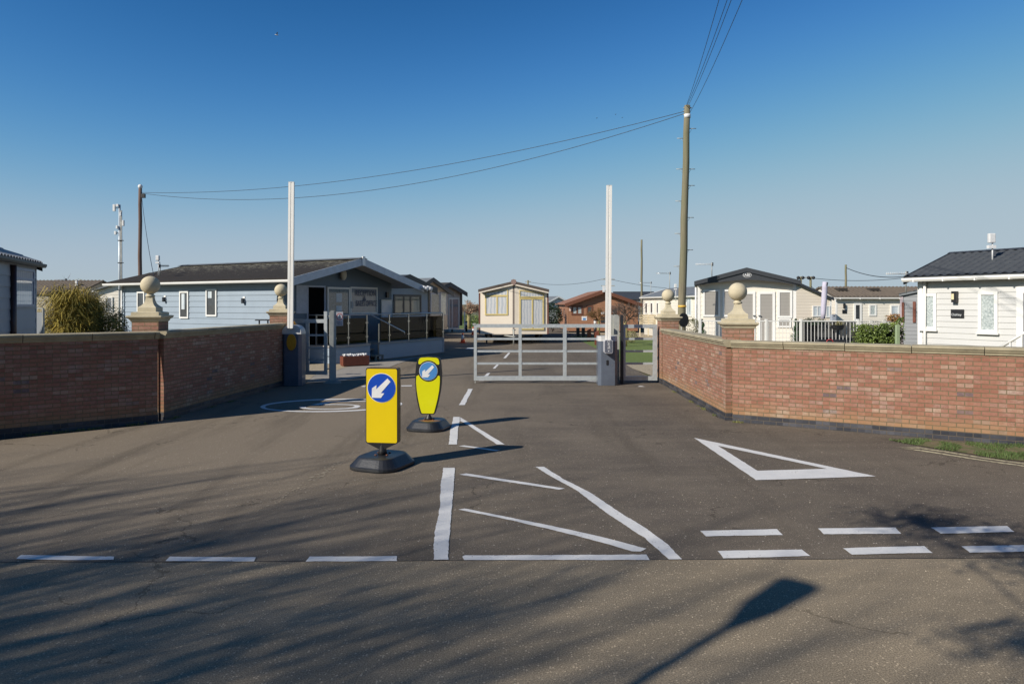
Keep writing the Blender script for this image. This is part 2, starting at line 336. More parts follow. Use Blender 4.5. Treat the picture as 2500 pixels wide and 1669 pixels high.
def glass_tint():
    m, n, b = nodes('tinted_glass')
    n.nodes.remove(b); out = n.nodes['Material Output']
    tr = N(n, 'ShaderNodeBsdfTransparent'); tr.inputs[0].default_value = (0.20, 0.21, 0.22, 1)
    gl = N(n, 'ShaderNodeBsdfGlossy'); gl.inputs[0].default_value = (0.9, 0.9, 0.9, 1); gl.inputs[1].default_value = 0.02
    mx = N(n, 'ShaderNodeMixShader'); mx.inputs[0].default_value = 0.02; L(n, tr.outputs[0], mx.inputs[1]); L(n, gl.outputs[0], mx.inputs[2])
    L(n, mx.outputs[0], out.inputs[0]); return m
GLASS = glass_tint()

# ------------------------------------------------------------------ helpers: meshes
class MB:
    def __init__(s, T=None): s.v = []; s.f = []; s.sm = []; s.T = T
    def pt(s, p):
        if s.T: p = s.T(*p)
        s.v.append(tuple(p)); return len(s.v) - 1
    def face(s, pts, smooth=False):
        s.f.append([s.pt(p) for p in pts]); s.sm.append(smooth); return s
    def fi(s, idx, smooth=False): s.f.append(list(idx)); s.sm.append(smooth)
    def box(s, x0, y0, z0, x1, y1, z1):
        i = [s.pt(p) for p in ((x0, y0, z0), (x1, y0, z0), (x1, y1, z0), (x0, y1, z0), (x0, y0, z1), (x1, y0, z1), (x1, y1, z1), (x0, y1, z1))]
        for q in ((3, 2, 1, 0), (4, 5, 6, 7), (0, 1, 5, 4), (1, 2, 6, 5), (2, 3, 7, 6), (3, 0, 4, 7)): s.fi([i[k] for k in q])
        return s
    def prism(s, poly, a, b, axis='y', smooth=False):
        """poly in the plane across the axis: axis y -> (x,z); axis z -> (x,y); axis x -> (y,z)"""
        def P(q, t):
            return {'y': (q[0], t, q[1]), 'z': (q[0], q[1], t), 'x': (t, q[0], q[1])}[axis]
        A = [s.pt(P(q, a)) for q in poly]; B = [s.pt(P(q, b)) for q in poly]; n = len(poly)
        s.fi(A); s.fi(B[::-1])
        for k in range(n): s.fi((A[k], B[k], B[(k + 1) % n], A[(k + 1) % n]), smooth)
        return s
    def tube(s, pts, r, n=8, caps=True, r2=None):
        pts = [Vector(p) for p in pts]; m = len(pts); rings = []
        up = None
        for i, p in enumerate(pts):
            d = (pts[min(i + 1, m - 1)] - pts[max(i - 1, 0)]).normalized()
            if up is None: up = Vector((0, 0, 1)) if abs(d.z) < 0.9 else Vector((1, 0, 0))
            a = d.cross(up).normalized(); b = a.cross(d).normalized(); up = b
            rr = r[i] if isinstance(r, (list, tuple)) else (r + (r2 - r) * i / (m - 1) if r2 is not None else r)
            rings.append([s.pt(p + a * (rr * cos(2 * pi * k / n)) + b * (rr * sin(2 * pi * k / n))) for k in range(n)])
        for i in range(m - 1):
            for k in range(n): s.fi((rings[i][k], rings[i][(k + 1) % n], rings[i + 1][(k + 1) % n], rings[i + 1][k]), n > 4)
        if caps: s.fi(rings[0][::-1]); s.fi(rings[-1])
        return s
    def lathe(s, prof, n=24, c=(0, 0), smooth=True):
        rings = [[s.pt((c[0] + r * cos(2 * pi * k / n), c[1] + r * sin(2 * pi * k / n), z)) for k in range(n)] for r, z in prof]
        for i in range(len(prof) - 1):
            for k in range(n): s.fi((rings[i][k], rings[i][(k + 1) % n], rings[i + 1][(k + 1) % n], rings[i + 1][k]), smooth)
        s.fi(rings[0][::-1]); s.fi(rings[-1]); return s
    def loft(s, sections):
        """closed loops of equal length, bottom to top"""
        R_ = [[s.pt(p) for p in sec] for sec in sections]; n = len(R_[0])
        for i in range(len(R_) - 1):
            for k in range(n): s.fi((R_[i][k], R_[i][(k + 1) % n], R_[i + 1][(k + 1) % n], R_[i + 1][k]))
        s.fi(R_[0][::-1]); s.fi(R_[-1]); return s
    def ball(s, c, r, n=24, m=14, sq=(1, 1, 1)):
        rings = []
        for j in range(1, m):
            a = pi * j / m
            rings.append([s.pt((c[0] + sq[0] * r * sin(a) * cos(2 * pi * k / n), c[1] + sq[1] * r * sin(a) * sin(2 * pi * k / n), c[2] - sq[2] * r * cos(a))) for k in range(n)])
        b = s.pt((c[0], c[1], c[2] - r * sq[2])); t = s.pt((c[0], c[1], c[2] + r * sq[2]))
        for k in range(n):
            s.fi((b, rings[0][(k + 1) % n], rings[0][k]), True); s.fi((t, rings[-1][k], rings[-1][(k + 1) % n]), True)
        for j in range(m - 2):
            for k in range(n): s.fi((rings[j][k], rings[j][(k + 1) % n], rings[j + 1][(k + 1) % n], rings[j + 1][k]), True)
        return s
    def build(s, name, mat, parent=None, **kw):
        me = bpy.data.meshes.new(name); me.from_pydata(s.v, [], s.f); me.update()
        me.polygons.foreach_set('use_smooth', s.sm)
        me.materials.append(mat)
        o = bpy.data.objects.new(name, me); COL.objects.link(o)
        if parent: o.parent = parent
        for k, v in kw.items(): o[k] = v
        return o
def fixn(o):
    import bmesh
    bm = bmesh.new(); bm.from_mesh(o.data); bmesh.ops.recalc_face_normals(bm, faces=bm.faces); bm.to_mesh(o.data); bm.free(); return o
def bevel(o, w_=0.01, seg=2):
    m = o.modifiers.new('bevel', 'BEVEL'); m.width = w_; m.segments = seg; m.limit_method = 'ANGLE'; m.angle_limit = R(40); return o
def thing(name, label, cat, loc=(0, 0, 0), rz=0, group=None):
    o = bpy.data.objects.new(name, None); COL.objects.link(o); o.location = loc; o.rotation_euler = (0, 0, rz)
    o.empty_display_size = 0.2; o['label'] = label; o['category'] = cat
    if group: o['group'] = group
    return o
def tag(o, label, cat, group=None, kind=None):
    if label: o['label'] = label
    if cat: o['category'] = cat
    if group: o['group'] = group
    if kind: o['kind'] = kind
    return o
def dup(root, loc, rz=0, label=None, sc=1.0):
    r = root.copy(); COL.objects.link(r); r.location = loc; r.rotation_euler = (0, 0, rz); r.scale = (sc, sc, sc)
    if label: r['label'] = label
    for ch in list(root.children):
        c = ch.copy(); COL.objects.link(c); c.parent = r
        for g in list(ch.children):
            d = g.copy(); COL.objects.link(d); d.parent = c
    return r
def text(s, size, mat, parent, M, name='lettering', align='CENTER', extrude=0.002, bold=0.0, sx=1.0):
    cu = bpy.data.curves.new('t', 'FONT'); cu.body = s; cu.size = size; cu.align_x = align; cu.align_y = 'CENTER'
    cu.extrude = extrude; cu.offset = bold
    t = bpy.data.objects.new('t', cu); COL.objects.link(t)
    dg = bpy.context.evaluated_depsgraph_get(); me = bpy.data.meshes.new_from_object(t.evaluated_get(dg))
    bpy.data.objects.remove(t); me.transform(M @ Matrix.Diagonal((sx, 1, 1, 1)))
    me.materials.clear(); me.materials.append(mat); me.name = name
    o = bpy.data.objects.new(name, me); COL.objects.link(o); o.parent = parent; return o
def upright(x, y, z, rz=0, spin=0):           # text standing up, facing -y of its parent
    return Matrix.Translation((x, y, z)) @ Matrix.Rotation(rz, 4, 'Z') @ Matrix.Rotation(R(90), 4, 'X') @ Matrix.Rotation(spin, 4, 'Z')

# ------------------------------------------------------------------ ground and roads
def sheet(name, polys, z, mat, parent=None, sub=None):
    mb = MB()
    for p in polys: mb.face([(x, y, z) for x, y in p])
    return mb.build(name, mat, parent)
g = sheet('ground', [[(-1500, -300), (1500, -300), (1500, 2500), (-1500, 2500)]], -0.03, EARTH); g['kind'] = 'structure'
seamY = lambda x: 5.47 + 0.012 * x
road = MB(); n_ = 60
xs = [-70 + 140 * i / n_ for i in range(n_ + 1)]
for a, b in zip(xs, xs[1:]): road.face([(a, -2.2, 0), (b, -2.2, 0), (b, seamY(b), 0), (a, seamY(a), 0)])
road = road.build('main_road', ASP_MAIN); road['kind'] = 'structure'
near = sheet('near_verge', [[(-70, -30), (70, -30), (70, -2.2), (-70, -2.2)]], 0.004, LAWN); near['kind'] = 'structure'
ent_edge = [(-9.9, seamY(-9.9)), (-9.9, 8.4), (-6.2, 11.6), (-6.0, 17.8), (-8.5, 24), (-8, 60), (4, 60), G(1395, 800), G(1418, 828), G(1455, 850), G(1500, 876), G(1525, 887), (3.85, 17.6),
            (3.72, 12.2), (7.3, 10.0), (11.5, 7.3), (20, 6.6), (20, seamY(20))]
ent = sheet('entrance_road', [ent_edge], 0.0, ASP_ENT); ent['kind'] = 'structure'

def scl(pts, k=1.0, ox=0, oy=0): return [(ox + a / k, oy + b / k) for a, b in pts]
MARK = []
def mark(pts, k=1.0, ox=0, oy=0, mat=None, z=0.006, label=None, rough=0.006):
    q = [G(*p) for p in scl(pts, k, ox, oy)]
    out = []
    for i in range(len(q)):
        a = Vector(q[i]); b = Vector(q[(i + 1) % len(q)]); L_ = (b - a).length
        m = max(1, int(L_ / 0.035)); nrm = Vector((-(b - a).y, (b - a).x)).normalized() if L_ > 1e-6 else Vector((0, 0))
        for j in range(m):
            p = a.lerp(b, j / m); e = (mnoise.noise(Vector((p.x * 3.5, p.y * 3.5, i))) * 1.2 + mnoise.noise(Vector((p.x * 17, p.y * 17, i))) * 0.7) * rough + rnd.uniform(-1, 1) * rough * 0.35
            out.append((p.x + nrm.x * e, p.y + nrm.y * e))
    import mathutils
    tri = mathutils.geometry.tessellate_polygon([[Vector((x, y, 0)) for x, y in out]])
    mb = MB(); ids = [mb.pt((x, y, z)) for x, y in out]
    for t in tri:
        a, b, c = [Vector(out[k]) for k in t]
        if (b - a).cross(c - a) < 0: t = (t[0], t[2], t[1])
        mb.fi([ids[k] for k in t])
    o = mb.build('road_marking', mat or PAINT, ent)
    if label: o['label'] = label
    MARK.append(o); return o
K4, K5 = 1.879, 1.879
for p in (((75, 460), (95, 443), (300, 446), (525, 450), (520, 465), (300, 466)), ((758, 470), (780, 450), (1175, 453), (1165, 472)), ((1403, 473), (1420, 450), (1820, 447), (1822, 470))):
    mark(p, K4, 0, 1120)
mark(((1058, 1367), (1061, 1300), (1074, 1240), (1076, 1180), (1083, 1142), (1111, 1142), (1106, 1200), (1101, 1270), (1095, 1330), (1095, 1367)), rough=0.007, label='thick white line from the stop line towards the gate')
K8 = 3.137
mark(((90, 1440), (110, 1432), (800, 1429), (1500, 1425), (1525, 1468), (800, 1466), (100, 1468)), K8, 1100, 900, label='long horizontal white line closing the hatched wedge')
mark(((58, 1080), (110, 1072), (300, 1110), (500, 1150), (700, 1190), (950, 1243), (1180, 1295), (1350, 1340), (1500, 1380), (1455, 1402), (1390, 1400), (1200, 1345), (900, 1265), (500, 1170), (200, 1108)), K8, 1100, 900)
mark(((66, 812), (120, 803), (500, 860), (875, 918), (830, 927), (500, 878)), K8, 1100, 900)
mark(((650, 752), (715, 752), (870, 850), (1070, 950), (1300, 1105), (1520, 1240), (1660, 1345), (1772, 1460), (1675, 1462), (1490, 1300), (1200, 1110), (960, 930), (760, 820)), K8, 1100, 900, rough=0.006, label='long diagonal white line of the hatched wedge')
KS = 4.356
mark(((1250, 775), (1315, 775), (1318, 815), (1310, 850), (1300, 900), (1288, 1068), (1198, 1068), (1215, 930), (1235, 850)), KS, 820, 840)
mark(((1322, 778), (1797, 1068), (1712, 1068), (1400, 860), (1322, 818)), KS, 820, 840)
mark(((1305, 1085), (1365, 1078), (1750, 1132), (1700, 1138)), KS, 820, 840)
for p in (((1455, 477), (1410, 477), (1310, 648), (1370, 648)), ((1857, 92), (1832, 92), (1780, 150), (1807, 150)), ((1747, 205), (1720, 205), (1667, 260), (1695, 260)), ((1642, 308), (1612, 308), (1520, 390), (1572, 390)),
          ((695, 440), (815, 438), (805, 449), (700, 450)), ((262, 452), (290, 444), (320, 446), (310, 456))):
    mark(p, KS, 820, 840, rough=0.01)
mark(((450, 1110), (480, 1092), (555, 1090), (555, 1110)), 5.2275, 1050, 640)
mark(((325, 1402), (362, 1402), (380, 1416), (575, 1424), (575, 1432), (345, 1418)), 4.9, 1340, 640)
mark(((1060, 1489), (1090, 1480), (1120, 1482), (1155, 1492), (1120, 1490)), 4.9, 1340, 640)
K3 = 2.553
mark(((292, 738), (330, 740), (440, 775), (700, 838), (900, 875), (1130, 912), (1425, 978), (1050, 990), (680, 1002), (500, 870)), K3, 1580, 780)
MARK.pop()
for o in [ent.children[-1]]: bpy.data.objects.remove(o)
# give-way triangle: a ring
def ringmark(outer, inner, k, ox, oy, label=None, z=0.006):
    A = [G(*p) for p in scl(outer, k, ox, oy)]; B = [G(*p) for p in scl(inner, k, ox, oy)]
    mb = MB(); n = len(A)
    for i in range(n):
        a0, a1, b0, b1 = Vector(A[i]), Vector(A[(i + 1) % n]), Vector(B[i]), Vector(B[(i + 1) % n])
        m = max(1, int((a1 - a0).length / 0.05))
        def w(p, s): return p + Vector((mnoise.noise(Vector((p.x * 8, p.y * 8, s))), mnoise.noise(Vector((p.x * 8, p.y * 8, s + 5))))) * 0.008
        for j in range(m):
            q = [w(a0.lerp(a1, j / m), 1), w(a0.lerp(a1, (j + 1) / m), 1), w(b0.lerp(b1, (j + 1) / m), 2), w(b0.lerp(b1, j / m), 2)]
            if (q[1] - q[0]).cross(q[2] - q[0]) < 0: q = q[::-1]
            mb.face([(p.x, p.y, z) for p in q])
    o = mb.build('road_marking', PAINT, ent)
    if label: o['label'] = label
ringmark(((292, 738), (1425, 978), (680, 1002)), ((440, 787), (1120, 931), (687, 943)), K3, 1580, 780, 'large white give way triangle on the asphalt')
for p in (((863, 332), (1215, 323), (1242, 350), (890, 357)), ((1403, 320), (1760, 316), (1787, 345), (1430, 347)), ((1920, 316), (2270, 309), (2305, 336), (1965, 344)),
          ((943, 424), (1330, 417), (1368, 447), (970, 458)), ((1518, 411), (1890, 401), (1928, 432), (1560, 441)), ((2062, 403), (2400, 396), (2440, 424), (2100, 432)), ((2600, 396), (2940, 388), (2985, 416), (2640, 424)), ((2440, 309), (2790, 302), (2830, 328), (2485, 336))):
    mark(p, K5, 1250, 1120)
# the circled 5 painted on the road
K7 = 5.2275
def ell(cx, cy, rx, ry, skew, n=96): return [(cx + rx * cos(2 * pi * i / n), cy + ry * sin(2 * pi * i / n) + skew * cos(2 * pi * i / n)) for i in range(n)]
ringmark(ell(1092, 1305, 907, 84, -20), ell(1092, 1305, 845, 70, -20), K7, 600, 740, 'large white circle of the painted speed roundel')
five = [(818, 1300), (1085, 1255), (1200, 1250), (1700, 1249), (1700, 1257), (1230, 1259), (1110, 1264), (965, 1290), (1180, 1289), (1350, 1294), (1440, 1304), (1467, 1317), (1430, 1337), (1330, 1348), (1180, 1356), (1000, 1358),
        (830, 1356), (720, 1346), (680, 1333), (695, 1322), (762, 1322), (768, 1334), (830, 1343), (960, 1348), (1120, 1347), (1270, 1340), (1360, 1330), (1392, 1317), (1370, 1306), (1290, 1300), (1150, 1297), (950, 1300)]
mark(five, K7, 600, 740, rough=0.004, label='white painted figure 5 inside the roundel')
for pl in (((1545, 799), (1700, 797), (1860, 822), (2100, 862), (2349, 896), (2349, 902), (2100, 868), (1860, 829), (1690, 804)), ((1600, 806), (1700, 812), (1860, 838), (2100, 876), (2349, 911), (2349, 917), (2100, 883), (1860, 845), (1700, 820))):
    mark(pl, K3, 1580, 780, mat=PAINT_Y, rough=0.008)

seam_m = plain('joint_tar', (0.05, 0.045, 0.04), 0.8)
mb = MB(); pts_ = [(-40 + i * 0.12, seamY(-40 + i * 0.12) + 0.012 * mnoise.noise(Vector((i * 0.21, 0, 0))) + 0.02 * mnoise.noise(Vector((i * 0.03, 4, 0)))) for i in range(620)]
for (xa, ya), (xb, yb) in zip(pts_, pts_[1:]):
    wd = 0.006 + 0.004 * mnoise.noise(Vector((xa * 2, 7, 0))); mb.face([(xa, ya - wd, .003), (xb, yb - wd, .003), (xb, yb + wd, .003), (xa, ya + wd, .003)])
mb.build('tar_joint', seam_m, ent)
mb = MB(); P0 = Vector(G(620, 1258)); P1 = Vector(G(850, 1118))
for k in range(130):
    f = rnd.random(); q = P0.lerp(P1, f) + Vector((rnd.gauss(0, .03), rnd.gauss(0, .03))); r = rnd.uniform(.006, .028) * (1 - abs(f - .6)); a0 = rnd.uniform(0, 6)
    if r > 0.003: mb.face([(q.x + r * rnd.uniform(.5, 1.3) * cos(a0 + j * 1.05), q.y + r * rnd.uniform(.5, 1.3) * sin(a0 + j * 1.05), .003 + k * 1e-5) for j in range(6)])
mb.build('worn_patch', plain('bared_aggregate', (.33, .28, .20), .9, c2=(.2, .17, .13), scale=30), ent)

# paving, gravel and lawns
pav = sheet('paving', [[G(690, 935), G(745, 905), G(800, 893), G(905, 884), G(1065, 866), G(1010, 876), G(972, 888), G(930, 905), G(880, 922), G(830, 931), G(770, 934)]], 0.008, CONC); pav['kind'] = 'structure'
gr = sheet('gravel_path', [[G(600, 935), G(640, 880), G(739, 888), G(840, 888), G(850, 895), G(820, 905), G(770, 915), G(745, 935)]], 0.012, GRAVEL); gr['kind'] = 'structure'
gr2 = sheet('gravel_strip', [[G(1518, 884), G(1640, 889), G(1640, 930), G(1605, 924), G(1590, 917), G(1545, 900)]], 0.008, GRAVEL); gr2['kind'] = 'structure'
gr3 = sheet('gravel_apron', [[G(1095, 813), G(1168, 812), G(1168, 803), G(1095, 804)], [G(1385, 812), G(1610, 812), G(1660, 822), G(1600, 826), G(1500, 820), G(1400, 816)]], 0.008, GRAVEL); gr3['kind'] = 'structure'
lw = sheet('lawn', [[G(1395, 820), G(1500, 821), G(1600, 827), (16, 41), (16, 19), G(1640, 890), G(1524, 886), G(1500, 876), G(1455, 850), G(1418, 832)]], 0.004, LAWN); lw['kind'] = 'structure'
lw2 = sheet('far_lawn', [[G(1110, 802), G(1170, 802), (4, 90), (-9, 90)]], 0.004, LAWN); lw2['kind'] = 'structure'
vg = sheet('grass_verge', [[G(*p) for p in scl([(1520, 752), (1700, 752), (1900, 765), (2349, 790), (2700, 815), (2700, 980), (2349, 885), (2200, 870), (1950, 828), (1700, 788), (1590, 768)], K3, 1580, 780)]], 0.010, plain('verge_turf', (0.085, 0.105, 0.03), 0.95, c2=(0.15, 0.115, 0.065), scale=4.5, amt=(0.42, 0.58), bmp=0.8, bscale=60)); vg['kind'] = 'structure'

def inpoly(x, y, P):
    c = False; j = len(P) - 1
    for i in range(len(P)):
        if (P[i][1] > y) != (P[j][1] > y) and x < (P[j][0] - P[i][0]) * (y - P[i][1]) / (P[j][1] - P[i][1]) + P[i][0]: c = not c
        j = i
    return c
def blades(mb, x, y, h, wd, z=0.0):
    a = rnd.uniform(0, pi); l = rnd.uniform(0.1, 0.7) * h; b = rnd.uniform(0, 2 * pi)
    dx, dy = cos(a) * wd, sin(a) * wd
    mb.face([(x - dx, y - dy, z), (x + dx, y + dy, z), (x + l * cos(b), y + l * sin(b), z + h)])
VP = [G(*p) for p in scl([(1490, 750), (1700, 748), (1900, 762), (2349, 786), (2700, 812), (2700, 985), (2349, 888), (2200, 874), (1950, 832), (1700, 794), (1580, 772)], K3, 1580, 780)]
mb = MB(); x0, x1 = min(p[0] for p in VP), max(p[0] for p in VP); y0, y1 = min(p[1] for p in VP), max(p[1] for p in VP)
k = 0
while k < 17000:
    x, y = rnd.uniform(x0, x1), rnd.uniform(y0, y1); k += 1
    if inpoly(x, y, VP):
        d = mnoise.noise(Vector((x * 3, y * 3, 0)))
        if d > -0.1: blades(mb, x, y, rnd.uniform(0.015, 0.045) * (1 + 0.8 * d), 0.004, 0.01)
tag(mb.build('grass', GRASS), 'short ragged grass growing along the foot of the right brick wall', 'grass', kind='stuff')

# ------------------------------------------------------------------ boundary walls and pillars
CP = [(-0.105, 0), (-0.125, 0.018), (-0.13, 0.045), (-0.150, 0.058), (-0.158, 0.085), (-0.175, 0.092), (-0.175, 0.122), (-0.160, 0.135), (0.160, 0.135), (0.175, 0.122), (0.175, 0.092), (0.158, 0.085), (0.150, 0.058), (0.13, 0.045), (0.125, 0.018), (0.105, 0)]
def brick_wall(P0, P1, h, label, joint=0.93, off=0.0):
    dx, dy = P1[0] - P0[0], P1[1] - P0[1]; Ln = sqrt(dx * dx + dy * dy)
    t = thing('brick_wall', label, 'wall', (P0[0], P0[1], 0), atan2(dy, dx))
    MB().box(0, 0.0, 0.133, Ln, 0.21, h - 0.13).build('brickwork', BRICK, t)
    MB().box(-0.004, -0.008, -0.05, Ln + 0.004, 0.218, 0.133).build('plinth', PLINTH, t)
    mb = MB(); x = -off
    while x < Ln:
        a, b = max(x, -0.03), min(x + joint, Ln + 0.03)
        if b - a > 0.05:
            dz = rnd.uniform(-0.003, 0.003); dyy = rnd.uniform(-0.004, 0.004)
            mb.prism([(y + 0.105 + dyy, z + h - 0.135 + dz) for y, z in CP], a + 0.005, b - 0.005, 'x')
        x += joint
    fixn(mb.build('coping', COPING, t))
    MB().box(0.01, 0.02, h - 0.132, Ln - 0.01, 0.19, h - 0.03).build('mortar_bed', plain('mortar', (0.12, 0.10, 0.075), 0.95), t)
    return t
LP = G(385, 1030); LG = G(700, 936)
ang = R(39); LN = (LP[0] - 9 * cos(ang), LP[1] - 9 * sin(ang))
brick_wall(LN, LP, 1.575, 'shaded brick wall at the left edge with weeds along its foot', off=0.35)
brick_wall((LP[0] - 0.02, LP[1] + 0.25), (X(694, 17.2), 17.2), 1.57, 'shaded brick wall between the two left ball topped pillars', off=0.5)
RG = (X(1618, 17.5), 17.5); RC = G(1772, 1026); RB0 = G(1789, 1029); RB1 = G(2500, 1088)
d = Vector((RB1[0] - RB0[0], RB1[1] - RB0[1])).normalized()
brick_wall(RG, RC, 1.425, 'sunlit brick wall receding to the right gate pillar', off=0.2)
brick_wall(RB0, (RB0[0] + d.x * 9.5, RB0[1] + d.y * 9.5), 1.415, 'long sunlit brick wall with pale salted bricks at the right edge', off=0.1)

def pillar(cx, cy, rz, label, zb=1.735, w=0.225):
    t = thing('gate_pillar', label, 'pillar', (cx, cy, 0), rz, 'brick gate pillars with stone balls')
    MB().box(-w, -w, 0.133, w, w, zb).build('brickwork', BRICKP, t)
    MB().box(-w - 0.008, -w - 0.008, -0.05, w + 0.008, w + 0.008, 0.133).build('plinth', PLINTH, t)
    sq = lambda a, z: [(-a, -a, z), (a, -a, z), (a, a, z), (-a, a, z)]
    c = MB().loft([sq(w + 0.004, zb), sq(w + 0.02, zb + 0.02), sq(w + 0.028, zb + 0.045), sq(w + 0.055, zb + 0.065), sq(w + 0.07, zb + 0.085), sq(w + 0.07, zb + 0.108), sq(w + 0.045, zb + 0.113)]).build('cap', STONE, t)
    c2 = MB().loft([sq(w + 0.01, zb + 0.112), sq(w + 0.01, zb + 0.165), sq(w - 0.01, zb + 0.172), sq(w - 0.065, zb + 0.178)]).build('cap_step', STONE, c)
    prof = [(0.155, 0.176), (0.155, 0.25), (0.148, 0.262), (0.115, 0.285), (0.088, 0.315), (0.070, 0.355), (0.060, 0.40), (0.056, 0.44)]
    f = MB().loft([sq(a, zb + z) for a, z in prof])
    f.lathe([(0.056, zb + 0.438), (0.075, zb + 0.445), (0.08, zb + 0.46), (0.075, zb + 0.475), (0.055, zb + 0.485), (0.06, zb + 0.51)], 20)
    fo = f.build('finial', STONE, t)
    MB().ball((0, 0, zb + 0.655), 0.163, 36, 22).build('ball', STONE, fo)
    return t
pillar(X(367, 12.3), 12.3, R(6), 'near left brick pillar, its stone ball in front of the blue building')
pillar(X(686, 17.7), 17.7, R(3), 'far left brick pillar behind the left barrier', 1.75)
pillar(X(1801, 12.25), 12.25, R(-10), 'near right brick pillar, its stone ball in front of the cream caravan with dark gable', 1.615, 0.245)
pillar(X(1631, 17.75), 17.75, R(2), 'far right brick pillar beside the tall wooden pole', 1.615)

# weeds along the walls
mb = MB()
for i in range(5200):
    t = rnd.random(); s = rnd.choice((0, 0, 0, 1, 2, 3))
    if s == 0: a, b, wd = LN, LP, 0.16
    elif s == 1: a, b, wd = LP, (X(694, 17.2), 17.2), 0.12
    elif s == 2: a, b, wd = RG, RC, 0.1
    else: a, b, wd = RB0, (RB0[0] + d.x * 1.9, RB0[1] + d.y * 1.9), 0.08
    x, y = a[0] + (b[0] - a[0]) * t, a[1] + (b[1] - a[1]) * t
    if mnoise.noise(Vector((x * 2.2, y * 2.2, 3))) < (0.0 if s == 0 else 0.22): continue
    nx, ny = (b[1] - a[1]), -(b[0] - a[0]); l = sqrt(nx * nx + ny * ny); q = rnd.uniform(0.02, wd)
    blades(mb, x + nx / l * q, y + ny / l * q, rnd.uniform(0.012, 0.05), 0.005, 0.0)
tag(mb.build('weeds', plain('yellowish_weeds', (0.20, 0.19, 0.05), 0.85, c2=(0.10, 0.12, 0.035), scale=3, island=0.6)), 'low mossy weeds at the foot of the brick walls', 'weeds', kind='stuff')
# grit and small stones on the asphalt
mb = MB()
for i in range(800):
    px, py = rnd.uniform(60, 2450), 930 + 620 * rnd.random() ** 1.7
    x, y = G(px, py)
    if mnoise.noise(Vector((x * 0.6, y * 0.6, 9))) < rnd.uniform(-0.2, 0.45): continue
    if y > 17 or (y > 10.3 and x < -5.6) or (x > 3.6 and y > 9.6): continue
    r = rnd.uniform(0.002, 0.006); a = rnd.uniform(0, pi)
    P = [(x + r * cos(a + k * pi / 2) * rnd.uniform(.7, 1.3), y + r * sin(a + k * pi / 2) * rnd.uniform(.7, 1.3)) for k in range(4)]
    t0 = (x, y, r * 0.9 + 0.002)
    for k in range(4): mb.face([(P[k][0], P[k][1], 0.0), (P[(k + 1) % 4][0], P[(k + 1) % 4][1], 0.0), t0])
tag(mb.build('grit', plain('pale_grit', (0.55, 0.49, 0.38), 0.9, c2=(0.35, 0.28, 0.2), scale=2, island=0.8)), 'scattered pale stones and grit on the asphalt', 'grit', kind='stuff')

# ------------------------------------------------------------------ keep-left bollards
def weight_base(t, rz, s=1.0, stain=False):
    def sec(a, b, z, c):
        Q = []
        for cx, cy, q0 in ((a - c, b - c, 0), (-a + c, b - c, 90), (-a + c, -b + c, 180), (a - c, -b + c, 270)):
            for i in range(7): Q.append((cx + c * cos(R(q0 + 15 * i)), cy + c * sin(R(q0 + 15 * i))))
        return [((x * cos(rz) - y * sin(rz)) * s, (x * sin(rz) + y * cos(rz)) * s, z) for x, y in Q]
    b = MB().loft([sec(0.33, 0.37, 0.0, 0.21), sec(0.335, 0.375, 0.02, 0.21), sec(0.333, 0.373, 0.045, 0.21), sec(0.32, 0.36, 0.055, 0.20), sec(0.255, 0.295, 0.135, 0.16), sec(0.243, 0.283, 0.147, 0.155), sec(0.22, 0.26, 0.151, 0.15)]).build('base', RUBBER, t)
    for a in (0.8, 2.4, 4.0, 5.6): MB().lathe([(0.016, 0.15), (0.016, 0.160), (0.010, 0.163)], 8, (0.1 * cos(a), 0.1 * sin(a))).build('bolt', BROWNTRIM, b)
    if stain:
        q = MB(); q.face([(0.17 * cos(a) * (1 + .2 * sin(3 * a)) + 0.03, -0.13 + 0.075 * sin(a), 0.152) for a in [2 * pi * i / 22 for i in range(22)]]); q.build('rust_stain', RUST, b)
    return b
ARROW = [(552, 358), (585, 392), (478, 515), (516, 517), (480, 566), (378, 566), (380, 465), (430, 430), (428, 474)]
def sign_face(panel, cx, cz, r, y, blue, k):
    dsk = MB().prism([(cx + (r + 0.006) * cos(2 * pi * i / 64), cz + (r + 0.006) * sin(2 * pi * i / 64)) for i in range(64)], y, y - 0.003).build('disc_border', WHT, panel)
    MB().prism([(cx + r * cos(2 * pi * i / 64), cz + r * sin(2 * pi * i / 64)) for i in range(64)], y - 0.003, y - 0.006).build('blue_disc', blue, panel)
    sc = r / 152.0
    o = MB().prism([(cx + (a - 485) * sc, cz - (b - 460) * sc) for a, b in ARROW], y - 0.006, y - 0.009).build('arrow', WHT, panel)
    for q in (dsk, o): fixn(q)
def rrect(x0, z0, x1, z1, r, n=5):
    P = []
    for cx, cz, a in ((x1 - r, z1 - r, 0), (x0 + r, z1 - r, 90), (x0 + r, z0 + r, 180), (x1 - r, z0 + r, 270)):
        for i in range(n + 1): P.append((cx + r * cos(R(a + 90 * i / n)), cz + r * sin(R(a + 90 * i / n))))
    return P
s1 = G(934, 1137)
t = thing('keep_left_bollard', 'front rectangular yellow bollard with dark blue disc and white arrow', 'bollard', (s1[0], s1[1], 0), R(-7))
weight_base(t, R(-15), 1.0)
MB().lathe([(0.062, 0.15), (0.05, 0.20), (0.036, 0.30), (0.034, 0.325)], 20).build('stem', BLACK, t)
Dd = s1[1] / FPX
pz = lambda py: CAMH - (py - HOR) * Dd
zt, zb_ = pz(898), pz(1080); hw = 0.205
